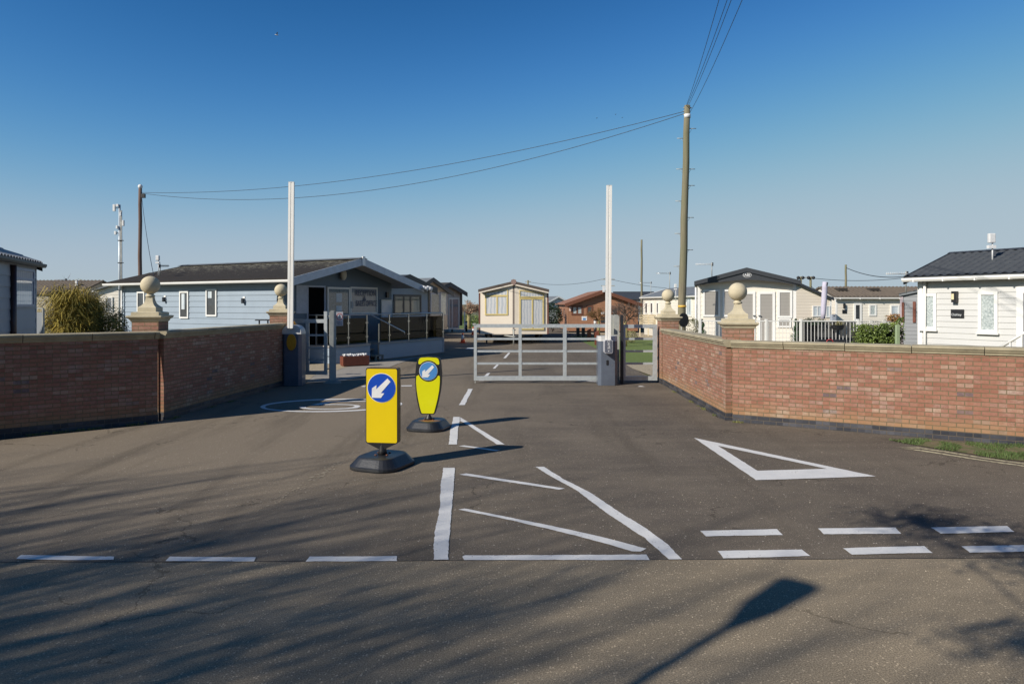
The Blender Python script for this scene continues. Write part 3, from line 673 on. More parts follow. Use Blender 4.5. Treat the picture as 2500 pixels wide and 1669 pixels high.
fn = MB().loft([[(-0.04, -0.035, zb_ - 0.075), (0.04, -0.035, zb_ - 0.075), (0.04, 0.035, zb_ - 0.075), (-0.04, 0.035, zb_ - 0.075)], [(-hw + .02, -0.04, zb_ - 0.005), (hw - .02, -0.04, zb_ - 0.005), (hw - .02, 0.04, zb_ - 0.005), (-hw + .02, 0.04, zb_ - 0.005)]]).build('funnel', BLACK, t)
side = fixn(MB().prism(rrect(-hw - 0.004, zb_ - 0.005, hw + 0.004, zt + 0.004, 0.03), -0.022, 0.075).build('shell', plain('brown_edge', (0.33, 0.20, 0.05), 0.6, c2=(0.16, 0.09, 0.03), scale=12), t))
fixn(MB().prism(rrect(-hw - 0.004, zb_ - 0.006, hw + 0.004, zt + 0.005, 0.03), -0.034, -0.022).build('rim', BLACK, t))
fixn(MB().prism(rrect(-hw + 0.006, zb_ + 0.006, hw - 0.006, zt - 0.008, 0.024), -0.038, -0.034).build('panel', YEL1, t))
fixn(MB().prism(rrect(-hw - 0.004, zb_ - 0.006, hw + 0.004, zt + 0.005, 0.03), 0.075, 0.087).build('back_rim', BLACK, t))
pn = t.children[-2]
sign_face(pn, 0.0, pz(945.6), 0.179, -0.038, BLUE1, 1)

s2 = G(1047, 1046)
t = thing('keep_left_bollard', 'rear tapered lemon yellow bollard with pale blue disc and white arrow', 'bollard', (s2[0], s2[1], 0), R(-3))
weight_base(t, R(-12), 0.94, True)
MB().lathe([(0.075, 0.15), (0.05, 0.19), (0.03, 0.22), (0.028, 0.27)], 20).build('stem', BLACK, t)
D2 = s2[1] / FPX; u2 = D2 / 4.356
OUT = [(912, 132), (990, 127), (1080, 132), (1108, 142), (1124, 168), (1132, 230), (1137, 310), (1134, 400), (1124, 490), (1104, 590), (1082, 680), (1066, 730), (1050, 742), (920, 742), (905, 728), (888, 670), (870, 590), (858, 500), (852, 400), (853, 310), (862, 220), (876, 165), (890, 142)]
cvt = lambda P, g=0: [((a - 995) * u2 * (1 - g), CAMH - (840 + b / 4.356 - HOR) * D2 * 1 - (435 - b) * g * u2 * -1 * 0 + 0) for a, b in P]
fixn(MB().prism(cvt(OUT), -0.03, 0.03).build('shell', BLACK, t))
pn = fixn(MB().prism(cvt([(885, 385 - 58), (900, 322), (905, 300 + 22), (915, 345), (935, 372), (965, 390), (995, 397), (1025, 390), (1060, 370), (1085, 338), (1100, 330), (1116, 338), (1116, 400), (1108, 490), (1090, 585), (1068, 672), (1054, 722), (1044, 732), (928, 732), (918, 722), (903, 668), (885, 585), (870, 495), (862, 400), (866, 338)]), -0.036, -0.03).build('lower_panel', YEL2, t))
fixn(MB().prism(cvt([(915, 142), (990, 137), (1078, 142), (1098, 152), (1108, 180), (1111, 205), (1100, 216), (1082, 210), (1060, 190), (1030, 176), (995, 172), (960, 176), (930, 190), (912, 208), (895, 212), (886, 200), (890, 172), (900, 150)]), -0.036, -0.03).build('upper_panel', YEL2, t))
dd = MB().prism([((995 - 995) * u2 + 112 * u2 * cos(2 * pi * i / 48), CAMH - (840 + 283 / 4.356 - HOR) * D2 + 112 * u2 * sin(2 * pi * i / 48)) for i in range(48)], -0.037, -0.03).build('disc_rim', BLACK, t)
sign_face(dd, 0.0, CAMH - (840 + 283 / 4.356 - HOR) * D2, 94 * u2, -0.040, BLUE2, 1)

# ------------------------------------------------------------------ traffic barriers
def barrier(px, d, label, ref=False, zc=1.12):
    t = thing('barrier', label, 'barrier', (X(px, d), d, 0), 0)
    m = 0.245
    poly = [(-m, 0.19), (-m, -0.12), (-m + 0.07, -0.19), (m - 0.07, -0.19), (m, -0.12), (m, 0.19)]
    c = fixn(MB().prism(poly, 0, zc, 'z').build('cabinet', CABGREY, t)); bevel(c, 0.008)
    if ref:
        pr = [(-m, 0)] + [(-m * cos(a) if True else 0, 0.215 * sin(a) ** 0.8) for a in [pi / 2 * k / 8 for k in range(1, 9)]]
        pr2 = [(-m * cos(pi * k / 20), zc + 0.23 * sin(pi * k / 20) ** 0.75) for k in range(21)]
        fixn(MB().prism(pr2, -0.19, 0.19).build('cover', plain('cover_grey', (0.55, 0.55, 0.54), 0.5), t))
        el = [(X(712, d - .2) - X(px, d) + 0.115 * cos(2 * pi * i / 32), Z(835, d - 0.2) + 0.205 * sin(2 * pi * i / 32)) for i in range(32)]
        fixn(MB().prism(el, -0.235, -0.19).build('reflector', AMBER, t))
        MB().ball((-0.03, 0.02, zc + 0.235), 0.09, 16, 8).build('beacon', AMBER, t)
        ax, y0 = X(709.5, d - .25) - X(px, d), Z(800, d)
        top = Z(450, d)
    else:
        fixn(MB().prism([(a * 1.0, b) for a, b in poly], zc, zc + 0.02, 'z').build('rim', WHITEP, t))
        fixn(MB().prism([(a * 0.985, b * .985) for a, b in poly], zc + 0.02, zc + 0.12, 'z').build('cover', plain('cover_grey', (0.55, 0.55, 0.54), 0.5), t))
        ax, y0 = X(1484, d - 0.25) - X(px, d), Z(832, d - 0.25)
        top = Z(458, d)
        hb = fixn(MB().prism(rrect(ax - 0.105, Z(862, d - .3), ax + 0.105, Z(829, d - .3), 0.045), -0.38, -0.19).build('arm_hub', plain('hub_edge', (0.5, 0.5, 0.52), 0.4), t))
        fixn(MB().prism(rrect(ax - 0.093, Z(862, d - .3) + .012, ax + 0.093, Z(829, d - .3) - .012, 0.038), -0.384, -0.38).build('hub_face', plain('hub_grey', (0.11, 0.12, 0.15), 0.4), hb))
        text('CAME', 0.088, WHT, hb, upright(ax + 0.003, -0.387, Z(845, d - .3) + .045, 0, R(-90)), bold=0.0)
        fixn(MB().prism([(ax - 0.02, Z(862, d - .3) + 0.065), (ax + 0.02, Z(862, d - .3) + 0.075), (ax + 0.02, Z(862, d - .3) + 0.06), (ax, Z(862, d - .3) + 0.05), (ax - 0.0, Z(862, d - .3) + 0.04)], -0.387, -0.384).build('emblem', WHT, hb))
        fixn(MB().prism(rrect(ax - 0.03, Z(890, d), ax + 0.03, Z(877, d), 0.025), -0.196, -0.19).build('key_slot', BLACK, t))
        MB().box(ax + 0.1, -0.194, Z(890, d) - .01, ax + 0.125, -0.19, Z(890, d) + .01).build('lock', STEEL, t)
    a = MB(); dz = top - y0
    lean = 0.03
    def slab(x0, x1, ya, yb): a.loft([[(x0, ya, y0), (x1, ya, y0), (x1, yb, y0), (x0, yb, y0)], [(x0 + lean, ya, top), (x1 + lean, ya, top), (x1 + lean, yb, top), (x0 + lean, yb, top)]])
    w2 = 0.068
    slab(ax - w2, ax - 0.012, -0.30, -0.235); slab(ax + 0.014, ax + w2, -0.30, -0.235); slab(ax - 0.012, ax + 0.014, -0.292, -0.243)
    a.build('arm', ARMW, t)
    e = MB().box(ax - w2 + lean, -0.302, top, ax + w2 + lean, -0.233, top + 0.012).build('arm_cap', WHITEP, t)
    return t
barrier(717, 17.25, 'left road barrier in the shade with its white arm raised upright', True, 1.30)
barrier(1482, 17.35, 'right road barrier with grey cabinet and raised white arm')

# ------------------------------------------------------------------ gates and posts
GD = 17.75
def gate(pl, pr, label, uprights, tops=None, d=GD, ytop=791, wide=True, open_left=False):
    t = thing('gate', label, 'gate', (X(pl, d), d, 0), 0)
    W = X(pr, d) - X(pl, d); zt = Z(ytop, d); zb_ = Z(928, d)
    f = MB()
    f.box(0, -0.035, zt - 0.09, W, 0.035, zt)
    f.box(0, -0.035, zb_, W, 0.035, zb_ + 0.11)
    for a, b in uprights:
        xa, xb = X(a, d) - X(pl, d), X(b, d) - X(pl, d)
        f.box(xa, -0.033, zb_ + 0.11, xb, 0.033, zt - 0.09)
    f.build('frame', GALV, t)
    for yy in (827, 857, 887):
        z = Z(yy, d)
        MB().box(0.01, -0.02, z - 0.027, W - 0.01, 0.02, z + 0.027).build('rail', GALV, t)
    return t
g1 = gate(1157, 1487, 'wide galvanised field gate standing closed across the exit lane', [(1157, 1164), (1266, 1273.5), (1374.5, 1383)])
MB().box(0.02, -0.02, 0.0, 0.045, 0.02, Z(928, GD)).build('drop_bolt', GALVD, g1)
MB().box(-0.03, -0.045, Z(793, GD), 0.05, 0.045, Z(789, GD)).build('latch', GALVD, g1)
g2 = gate(1521, 1604, 'narrow galvanised gate between the dark post and the right brick pillar', [(1594, 1604), (1521, 1527)], ytop=792)
d3 = 18.2
t = thing('gate', 'partly shaded galvanised gate folded open behind the left barrier', 'gate', (X(690, d3), d3, 0), 0)
f = MB(); W = X(799, d3) - X(690, d3); zb_ = Z(914, d3)
f.box(0, -.035, Z(788, d3), W - 0.08, .035, Z(779, d3)); f.box(0, -.035, zb_, W - 0.08, .035, zb_ + .1)
f.box(W - 0.08, -.037, zb_ - .004, W, .037, Z(760, d3)); xa = X(747, d3) - X(690, d3); f.box(xa, -.033, zb_ + .1, xa + .085, .033, Z(788, d3)); f.build('frame', GALV, t)
for yy in (818, 849, 878): MB().box(0, -.02, Z(yy, d3) - .025, W - .08, .02, Z(yy, d3) + .025).build('rail', GALV, t)
for yy in (772, 818, 870, 900): MB().tube([(W, 0, Z(yy, d3)), (W + 0.09, 0, Z(yy, d3))], 0.015, 6).build('hinge', GALVD, t)
def ipost(px, d, top, w_, label, mat=GALVD, rz=0.0, kerb=False, dep=0.2):
    t = thing('gate_post', label, 'post', (X(px, d), d, 0), rz, 'steel gate posts')
    z = Z(top, d); h = w_ / 2
    prof = [(-h, 0), (-h, z - 0.05), (-h * 0.45, z), (h * 0.45, z), (h, z - 0.05), (h, 0)]
    m = MB().prism(prof, -dep / 2 - 0.006, -dep / 2 + 0.006); m.prism(prof, dep / 2 - 0.006, dep / 2 + 0.006); m.box(-0.006, -dep / 2 + .006, 0, 0.006, dep / 2 - .006, z - 0.06)
    fixn(m.build('beam', mat, t))
    if kerb: MB().lathe([(0.24, -0.01), (0.2, 0.035), (0.13, 0.06)], 10, smooth=False).build('footing', CONC, t)
    return t
ipost(812, 17.8, 758, 0.165, 'grey steel gate post to the right of the left barrier', rz=R(18), kerb=True)
ipost(1504, 18.0, 768, 0.145, 'pale steel gate post just right of the white raised arm', rz=R(0))
ipost(1493, 18.25, 768, 0.12, 'pale steel post directly behind the right barrier arm', rz=R(0))
ipost(1518, 17.65, 768, 0.075, 'dark shaded steel gate post hinging the narrow gate', plain('shadow_side_steel', (0.02, 0.022, 0.025), 0.5), rz=R(0), dep=0.06)  # near-black colour stands in for the shadowed face of this steel post

# ------------------------------------------------------------------ buildings
class Bld:
    def __init__(s, name, label, cat, origin, th, W, Ln, z0, ze, zr, group=None, um=None):
        s.o = origin; s.th = th; s.W = W; s.Ln = Ln; s.z0 = z0; s.ze = ze; s.zr = zr; s.um = um if um is not None else W / 2
        s.t = thing(name, label, cat, (origin[0], origin[1], 0), th, group)
    def face_T(s, side):
        W, Ln = s.W, s.Ln
        return {'F': lambda u, o, z: (u, -o, z), 'L': lambda u, o, z: (-o, u, z), 'R': lambda u, o, z: (W + o, u, z), 'B': lambda u, o, z: (u, Ln + o, z)}[side]
    def uz(s, side, px, py, off=0.0):
        """photo pixel -> position on one of the walls"""
        c, n = cos(s.th), sin(s.th); rx = (px - 1250) / FPX
        if side == 'F':    # y = 0: point = o + u*(c,n)
            ox, oy = s.o[0] + n * off, s.o[1] - c * off; u = (rx * oy - ox) / (c - rx * n); d = oy + u * n
        else:
            k = s.W if side == 'R' else 0.0
            ox, oy = s.o[0] + k * c, s.o[1] + k * n; u = (rx * oy - ox) / (-n - rx * c); d = oy + u * c
        return u, CAMH - (py - HOR) * d / FPX
    def walls(s, mat, bh=0.15, lip=0.016, sides='FLRB', zbot=None):
        W, Ln, z0, ze, zr, um = s.W, s.Ln, s.z0, s.ze, s.zr, s.um
        m = MB(); m.prism([(0, z0), (W, z0), (W, ze), (um, zr), (0, ze)], 0, Ln)
        for sd_ in sides:
            m.T = s.face_T(sd_)
            U1 = W if sd_ in 'FB' else Ln
            zs = []; z = z0
            while z < (zr if sd_ in 'FB' else ze) - 0.005:
                zn = z + bh; 
                if z < ze - 1e-4 < zn: zn2 = ze
                else: zn2 = zn
                zs.append((z, min(zn2, zr if sd_ in 'FB' else ze))); z = zn2 if zn2 != ze else ze
            def ext(zz):
                if zz <= ze + 1e-6: return 0.0, U1
                f = (zz - ze) / (zr - ze); return um * f, U1 - (U1 - um) * f
            for a, b in zs:
                l0, r0 = ext(a); l1, r1 = ext(b)
                q = [(l0, lip, a), (r0, lip, a), (r1, 0.004, b), (l1, 0.004, b)]
                p = [(l0, 0.002, a), (r0, 0.002, a), (r0, lip, a), (l0, lip, a)]
                if sd_ in 'LB': q = q[::-1]; p = p[::-1]
                m.face(q); m.face(p)
        m.T = None
        o = m.build('wall', mat, s.t); s.wall = o; return o
    def roof(s, mat, ov=0.15, ovf=0.2, ovb=0.2, t=0.06, fascia=None, fh=0.16, wave=0.0, period=0.2, rows=0, soffit=None, ridge=None, back=False, drop=(0, 0)):
        W, Ln, ze, zr, um = s.W, s.Ln, s.ze, s.zr, s.um
        sl = (zr - ze) / um; sr = (zr - ze) / (W - um)
        ovl, ovr = (ov if isinstance(ov, tuple) else (ov, ov))
        xl, zl = -ovl, ze - sl * ovl; xr_, zrr = W + ovr, ze - sr * ovr
        e = 0.012
        if soffit:
            m = MB(); m.prism([(xl, zl + e), (um, zr + e), (um, zr + e + 0.02), (xl, zl + e + 0.02)], -ovf, Ln + ovb); m.prism([(um, zr + e), (xr_, zrr + e), (xr_, zrr + e + 0.02), (um, zr + e + 0.02)], -ovf, Ln + ovb)
            fixn(m.build('soffit', soffit, s.t)); e += 0.024
        m = MB(); m.prism([(xl, zl + e), (um, zr + e), (um, zr + e + t), (xl, zl + e + t)], -ovf, Ln + ovb); m.prism([(um, zr + e), (xr_, zrr + e), (xr_, zrr + e + t), (um, zr + e + t)], -ovf, Ln + ovb)
        ro = fixn(m.build('roof', mat, s.t)); s.roofo = ro
        if wave:
            m = MB(); nv = max(2, rows * 2); nu = int((Ln + ovf + ovb) / (period / 6))
            for (xa, za, xb, zb2) in ((xl - 0.02, zl + e + t, um, zr + e + t), (xr_ + 0.02, zrr + e + t, um, zr + e + t)):
                grid = []
                for j in range(rows + 1):
                    for stp in (0, 1):
                        f = min(1, (j + (0.0 if stp == 0 else 0.97)) / rows) if j < rows else 1.0
                        hgt = 0.022 if stp == 0 else 0.004
                        row = []
                        for i in range(nu + 1):
                            yy = -ovf + (Ln + ovf + ovb) * i / nu
                            row.append(m.pt((xa + (xb - xa) * f, yy, za + (zb2 - za) * f + hgt + wave * sin(2 * pi * yy / period))))
                        grid.append(row)
                for r0, r1 in zip(grid, grid[1:]):
                    for i in range(nu):
                        q = (r0[i], r0[i + 1], r1[i + 1], r1[i]); m.fi(q if xa < xb else q[::-1], True)
            m.build('roof_tiles', mat, ro)
        if fascia:
            m = MB()
            y0 = -ovf - 0.03
            m.prism([(xl - 0.02, zl + e + t - fh), (um, zr + e + t - fh), (um, zr + e + t + 0.02), (xl - 0.02, zl + e + t + 0.02)], y0, -ovf - 0.002)
            m.prism([(um, zr + e + t - fh), (xr_ + 0.02, zrr + e + t - fh), (xr_ + 0.02, zrr + e + t + 0.02), (um, zr + e + t + 0.02)], y0, -ovf - 0.002)
            if back:
                m.prism([(xl - 0.02, zl + e + t - fh), (um, zr + e + t - fh), (um, zr + e + t + 0.02), (xl - 0.02, zl + e + t + 0.02)], Ln + ovb + .002, Ln + ovb + .03)
                m.prism([(um, zr + e + t - fh), (xr_ + 0.02, zrr + e + t - fh), (xr_ + 0.02, zrr + e + t + 0.02), (um, zr + e + t + 0.02)], Ln + ovb + .002, Ln + ovb + .03)
            s.fas = fixn(m.build('fascia', fascia, s.t))
        if ridge:
            MB().prism([(um - 0.12, zr + e + t - 0.01), (um, zr + e + t + 0.035), (um + 0.12, zr + e + t - 0.01)], -ovf - 0.035, Ln + ovb).build('ridge_cap', ridge, ro)
        return ro
    def gutter(s, side, mat, r=0.055, ov=0.15, ya=-0.2, yb=None, brackets=0):
        Ln = s.Ln; yb = Ln + 0.2 if yb is None else yb; sl = (s.zr - s.ze) / (s.um if side == 'L' else s.W - s.um)
        x = -ov - 0.06 if side == 'L' else s.W + ov + 0.06; z = s.ze - sl * ov - 0.01
        g = MB().prism([(x - r, z + r * .8), (x - r, z), (x - r * .5, z - r * .8), (x + r * .5, z - r * .8), (x + r, z), (x + r, z + r * .8)], ya, yb); g = fixn(g.build('gutter', mat, s.t))
        if brackets:
            m = MB(); k = 0
            y = ya + 0.3
            while y < yb: m.box(x - r - .008, y, z - r, x + r + .008, y + 0.035, z + r * .85); y += brackets
            m.build('gutter_bracket', mat, g)
        return g
    def window(s, side, px0, py0, px1, py1, fmat, pmat, fw=0.05, mull=(), trans=(), name='window', dz=(0, 0), proud=0.05, hx=None, uvz=None, sill=False):
        if uvz: u0, u1, z0, z1 = uvz
        else:
            u0, _ = s.uz(side, px0, 0); u1, _ = s.uz(side, px1, 0)
            pm = (px0 + px1) / 2; _, z1 = s.uz(side, pm, py0); _, z0 = s.uz(side, pm, py1)
        if u0 > u1: u0, u1 = u1, u0; dz = (dz[1], dz[0])
        zl, zr_ = z1 + dz[0], z1 + dz[1]
        T = s.face_T(side); m = MB(T)
        def bar(a0, a1, b0, b1, c0=None, c1=None, o1=proud):   # u range, z bottoms at both ends, z tops
            c0 = b1 if c0 is None else c0; c1 = b1 if c1 is None else c1
            P = [(a0, 0.0, b0), (a1, 0.0, b0), (a1, 0.0, c1), (a0, 0.0, c0)]; Q = [(a, o1, b) for a, _, b in P]
            i = [m.pt(p) for p in P]; j = [m.pt(p) for p in Q]
            m.fi(j); m.fi(i[::-1])
            for k in range(4): m.fi((i[k], i[(k + 1) % 4], j[(k + 1) % 4], j[k]))
        def top(u): return zl + (zr_ - zl) * (u - u0) / (u1 - u0)
        bar(u0, u0 + fw, z0, z1, top(u0), top(u0 + fw)); bar(u1 - fw, u1, z0, z1, top(u1 - fw), top(u1))
        bar(u0 + fw, u1 - fw, z0, z0 + fw)
        # head
        P = [(u0 + fw, top(u0 + fw) - fw), (u1 - fw, top(u1 - fw) - fw), (u1 - fw, top(u1 - fw)), (u0 + fw, top(u0 + fw))]
        i = [m.pt((a, 0.0, b)) for a, b in P]; j = [m.pt((a, proud, b)) for a, b in P]
        m.fi(j); m.fi(i[::-1])
        for k in range(4): m.fi((i[k], i[(k + 1) % 4], j[(k + 1) % 4], j[k]))
        for f in mull:
            uc = u0 + (u1 - u0) * f; bar(uc - fw * .5, uc + fw * .5, z0 + fw, z1, top(uc) - fw, top(uc) - fw, proud - 0.004)
        for f in trans:
            zc = z0 + (z1 - z0) * f; bar(u0 + fw, u1 - fw, zc - fw * .5, zc + fw * .5, o1=proud - 0.008)
        if sill: bar(u0 - 0.03, u1 + 0.03, z0 - 0.04, z0 - 0.002, o1=proud + 0.04)
        o = fixn(m.build(name, fmat, s.t))
        p = MB(T); po = max(0.022, proud - 0.022)
        q = [(u0 + fw * .6, po, z0 + fw * .6), (u1 - fw * .6, po, z0 + fw * .6), (u1 - fw * .6, po, top(u1) - fw * .6), (u0 + fw * .6, po, top(u0) - fw * .6)]
        i = [p.pt(a) for a in q]; j = [p.pt((a, 0.005, c)) for a, _, c in q]
        p.fi(i); p.fi(j[::-1])
        for k in range(4): p.fi((i[k], j[k], j[(k + 1) % 4], i[(k + 1) % 4]))
        fixn(p.build('pane', pmat, o))
        return o
    def panel(s, side, px0, py0, px1, py1, mat, name, th=0.02, parent=None, off=0.0, uvz=None):
        if uvz: u0, u1, z0, z1 = uvz
        else:
            u0, _ = s.uz(side, px0, 0); u1, _ = s.uz(side, px1, 0); pm = (px0 + px1) / 2; _, z1 = s.uz(side, pm, py0); _, z0 = s.uz(side, pm, py1)
        if u0 > u1: u0, u1 = u1, u0
        return fixn(MB(s.face_T(side)).box(u0, 0.004 + off, z0, u1, 0.004 + off + th, z1).build(name, mat, parent or s.t))
    def corner(s, mat, w=0.07, which=('FL', 'FR'), z1=None):
        for c in which:
            x = -0.018 if 'L' in c else s.W - w + 0.018
            y = -0.02 if 'F' in c else s.Ln - w + 0.02
            MB().box(x, y, s.z0 - 0.02, x + w, y + w, s.ze).build('corner_trim', mat, s.t)
    def chassis(s, wheels=True, z=None):
        m = MB(); m.box(0.25, 0.3, s.z0 - 0.14, 0.4, s.Ln - .3, s.z0 - .002); m.box(s.W - .4, .3, s.z0 - .14, s.W - .25, s.Ln - .3, s.z0 - .002)
        for y in (0.6, s.Ln * .5, s.Ln - 0.7):
            m.box(0.3, y, 0, 0.38, y + .08, s.z0 - .14); m.box(s.W - .38, y, 0, s.W - .3, y + .08, s.z0 - .14)
        m.build('chassis', BLACK, s.t)
        if wheels:
            for x in (0.35, s.W - 0.5):
                f = MB(lambda a, b, c, x=x: (x + c, s.Ln * .55 + a, 0.3 + b)).lathe([(0.3, 0), (0.3, 0.15)], 16); f.build('wheel', BLACK, s.t)
    def skirt(s, mat=None):
        MB().box(0.06, 0.06, 0, s.W - .06, s.Ln - .06, s.z0 + .01).build('skirt', mat or FR_DARK, s.t)

# --- the blue reception building
th = R(62); e1 = (cos(th), sin(th)); e2 = (-sin(th), cos(th))
Z0 = 21.7; L0 = (X(717, Z0), Z0)
PORCH = 1.05; INS = 0.3; WR = 6.0
o_ = (L0[0] + e1[0] * INS + e2[0] * PORCH, L0[1] + e1[1] * INS + e2[1] * PORCH)
LR = 8.3
B = Bld('reception_building', 'long blue grey timber reception office with dark lichen spotted roof', 'building', o_, th, WR, LR, 0.55, 2.87, 3.60)
B.walls(BSIDE, 0.20, 0.022, 'LRB')
m = MB(B.face_T('F'))
z = 0.55
while z < 3.55:
    a, b = z, min(z + 0.2, 3.58)
    ex = lambda q: (0.0, WR) if q <= 2.87 else ((q - 2.87) / .73 * WR / 2, WR - (q - 2.87) / .73 * WR / 2)
    if a < 2.87 < b: b = 2.87
    l0, r0 = ex(a); l1, r1 = ex(b)
    m.face([(l0, .014, a), (r0, .014, a), (r1, .004, b), (l1, .004, b)]); m.face([(l0, .002, a), (r0, .002, a), (r0, .014, a), (l0, .014, a)])
    z = b
m.build('gable_wall', BSIDE_SHADE, B.t)
B.skirt(BSIDE_SHADE)
B.roof(LROOF, ov=(0.3, 0.75), ovf=PORCH, ovb=0.55, t=0.05, fascia=BARGE, fh=0.24, soffit=SOFFIT)
B.gutter('L', WHITE, 0.05, ov=0.3, ya=-PORCH - 0.04, yb=LR + 0.6)
sl = (3.60 - 2.87) / 3.0
zc = 3.60 + 0.1
m = MB().prism([(2.75, zc - .03), (3.0, zc + .035), (3.25, zc - .03)], -PORCH - 0.05, LR + 0.55).build('ridge_cap', GREYROOF, B.roofo)
MB().box(2.93, -PORCH - 0.075, zc - 0.27, 3.07, -PORCH - 0.035, zc + 0.06).build('apex_board', WHITE, B.t)
m = MB().box(-0.035, LR - .07, .55, 0.03, LR + 0.03, 2.8); m.build('corner_trim', WHITE, B.t)
MB().tube([(-0.1, LR - 0.14, 2.7), (-0.1, LR - 0.14, 0.1)], 0.035, 8).build('downpipe', WHITE, B.t)
for a in ((337, 712, 355, 760), (440.5, 711, 462, 777), (505, 705.5, 531, 772)):
    w_ = B.window('L', a[0], a[1], a[2], a[3], WHITE, P_DARK, 0.055, sill=False, proud=0.055)
    u0, z1 = B.uz('L', a[0] + 5, a[1] + 6); u1, z0 = B.uz('L', a[2] - 3, a[1] + (44 if a[0] < 500 else 22))
    if a[0] > 400: B.panel('L', 0, 0, 0, 0, P_LIGHT, 'blind', 0.004, w_, 0.034, uvz=(u0, (u0 + u1) / 2 if a[0] > 500 else (u0 + u1) / 2 - .02, z0, z1))
for a in ((404, 728), (597, 731)):
    u, zz = B.uz('L', *a); f = B.panel('L', 0, 0, 0, 0, WHITE, 'wall_lamp', 0.03, uvz=(u - .05, u + .05, zz - .1, zz + .1))
    fixn(MB(B.face_T('L')).box(u - .04, .03, zz - .13, u + .03, .12, zz + .04).build('lamp_shade', FR_DARK, f))
# gable front: side panel, open doorway, patterned door, sign window, notice board, flood lights
B.panel('F', 722, 696, 748, 765, FR_GREY, 'wall_panel', 0.03)
dr = B.window('F', 748, 697, 793, 845, FR_GREY, plain('interior_shade_black', (0.006, 0.006, 0.006), 0.95, spec=0.0), 0.06, name='doorway', proud=0.04)  # matte black pane stands in for the shade inside the open doorway
dr = B.window('F', 796, 701, 852, 829, WHITEP, P_PAT, 0.07, name='glazed_door', proud=0.07)
for a in ((818, 716, 832, 737), (818, 746, 832, 760)): B.panel('F', *a, WHT, 'notice', 0.004, dr, 0.05)
sg = B.window('F', 853, 701, 919, 766, WHITEP, P_FROST, 0.06, name='office_window', proud=0.06)
uA, zA = B.uz('F', 885, 716); uB, zB = B.uz('F', 885, 729); uC, zC = B.uz('F', 887, 741)
text('RECEPTION', 0.30, NAVYTXT, sg, upright(uA + .12, -0.068, zA), bold=0.003, sx=0.75, name='lettering')
text('&', 0.26, NAVYTXT, sg, upright(uB + .05, -0.068, zB), bold=0.004)
text('SALES OFFICE', 0.30, NAVYTXT, sg, upright(uC + .12, -0.068, zC), bold=0.003, sx=0.68)
B.panel('F', 853, 735, 860, 751, plain('paper_notice', (.42, .42, .40), .8), 'notice', 0.006, sg, 0.05)
nb = B.window('F', 928, 731, 957, 785, GALVD, pane('notice_glass', (0.28, 0.34, 0.42), (0.40, 0.46, 0.52), 'none'), 0.03, name='notice_board', proud=0.06)
u, zz = B.uz('F', 943, 719); B.panel('F', 0, 0, 0, 0, BLACK, 'wall_lamp', 0.08, uvz=(u - .06, u + .08, zz - .12, zz + .1))
u, zz = B.uz('F', 832, 671)
MB(B.face_T('F')).ball((u, 0.14, zz), 0.15, 16, 10, (0.9, 0.6, 1.3)).build('alarm_box', plain('cream_plastic', (.5, .46, .36), .5), B.t)
for q, pxx in enumerate((998, 1011)):
    x = WR + 0.62 + q * 0.0; f = MB()
    zz = 2.87 - sl * 0.62; f.ball((x + q * .30, -PORCH - .12, zz - 0.01), 0.085, 14, 8); f.tube([(x + q * .3, -PORCH - .05, zz + .02), (x + q * .3 + .08, -PORCH - .26, zz - .07)], 0.07, 10, r2=0.095)
    f.build('flood_light', WHT, B.t)
MB().box(WR + 0.5, -PORCH - .07, zz - .02, WR + 1.05, -PORCH - .03, zz + .03).build('light_bracket', WHT, B.t)

# deck in front of the reception
C0 = G(817, 889.5); DW = 6.6
dk = thing('deck', 'raised deck with blue board skirt and steel glass balustrade before the reception', 'deck', (C0[0], C0[1], 0), th)
relo = lambda px: ((px - 1250) / FPX * C0[1] - C0[0]) / (e1[0] - (px - 1250) / FPX * e1[1])      # along the front edge
rels = lambda px: ((px - 1250) / FPX * C0[1] - C0[0]) / (e2[0] - (px - 1250) / FPX * e2[1])      # along the left edge
DH = 0.60; ga, gb = relo(903), relo(925)
DEP = rels(690)
class _S:                                                       # small siding helper for the skirt
    pass
def boards(mb, u0, u1, z0, z1, T, bh=0.16, lip=0.02, flip=False):
    mb.T = T; z = z0
    while z < z1 - .01:
        b = min(z + bh, z1)
        q = [(u0, lip, z), (u1, lip, z), (u1, .004, b), (u0, .004, b)]; p = [(u0, .0, z), (u1, .0, z), (u1, lip, z), (u0, lip, z)]
        mb.face(q[::-1] if flip else q); mb.face(p[::-1] if flip else p); z = b
    mb.T = None
m = MB(); m.box(0, 0, 0, ga, DEP, DH - .04); m.box(gb, 0, 0, DW, DEP, DH - .04); m.box(ga, 1.1, 0, gb, DEP, DH - .045)
boards(m, 0, ga, 0.02, DH - .05, lambda u, o, z: (u, -o, z)); boards(m, gb, DW, 0.02, DH - .05, lambda u, o, z: (u, -o, z))
boards(m, 0, DEP, 0.02, DH - .05, lambda u, o, z: (-o, u, z), flip=True); boards(m, 0, 2.5, 0.02, DH - .05, lambda u, o, z: (DW + o, u, z))
m.build('skirt', BSIDE, dk)
m = MB().box(-.04, -.04, DH - .04, ga, DEP, DH + .03); m.box(gb, -.04, DH - .04, DW + .04, DEP, DH + .03); m.box(ga, 1.1, DH - .04, gb, DEP, DH + .03)
m.build('deck_boards', plain('grey_deck_boards', (.36, .34, .31), .8, c2=(.28, .265, .245), scale=6), dk)
MB().box(DW - .06, -.03, 0, DW + .03, .06, DH - .04).build('corner_trim', GREYCLAD, dk)
RT = 1.67
rail = MB(); rail.tube([(0, 0, RT), (DW, 0, RT)], .022, 8); rail.tube([(0, 0, RT), (0, DEP, RT)], .022, 8); rail.tube([(DW, 0, RT), (DW, 2.2, RT)], .022, 8)
rail.build('handrail', STEEL, dk)
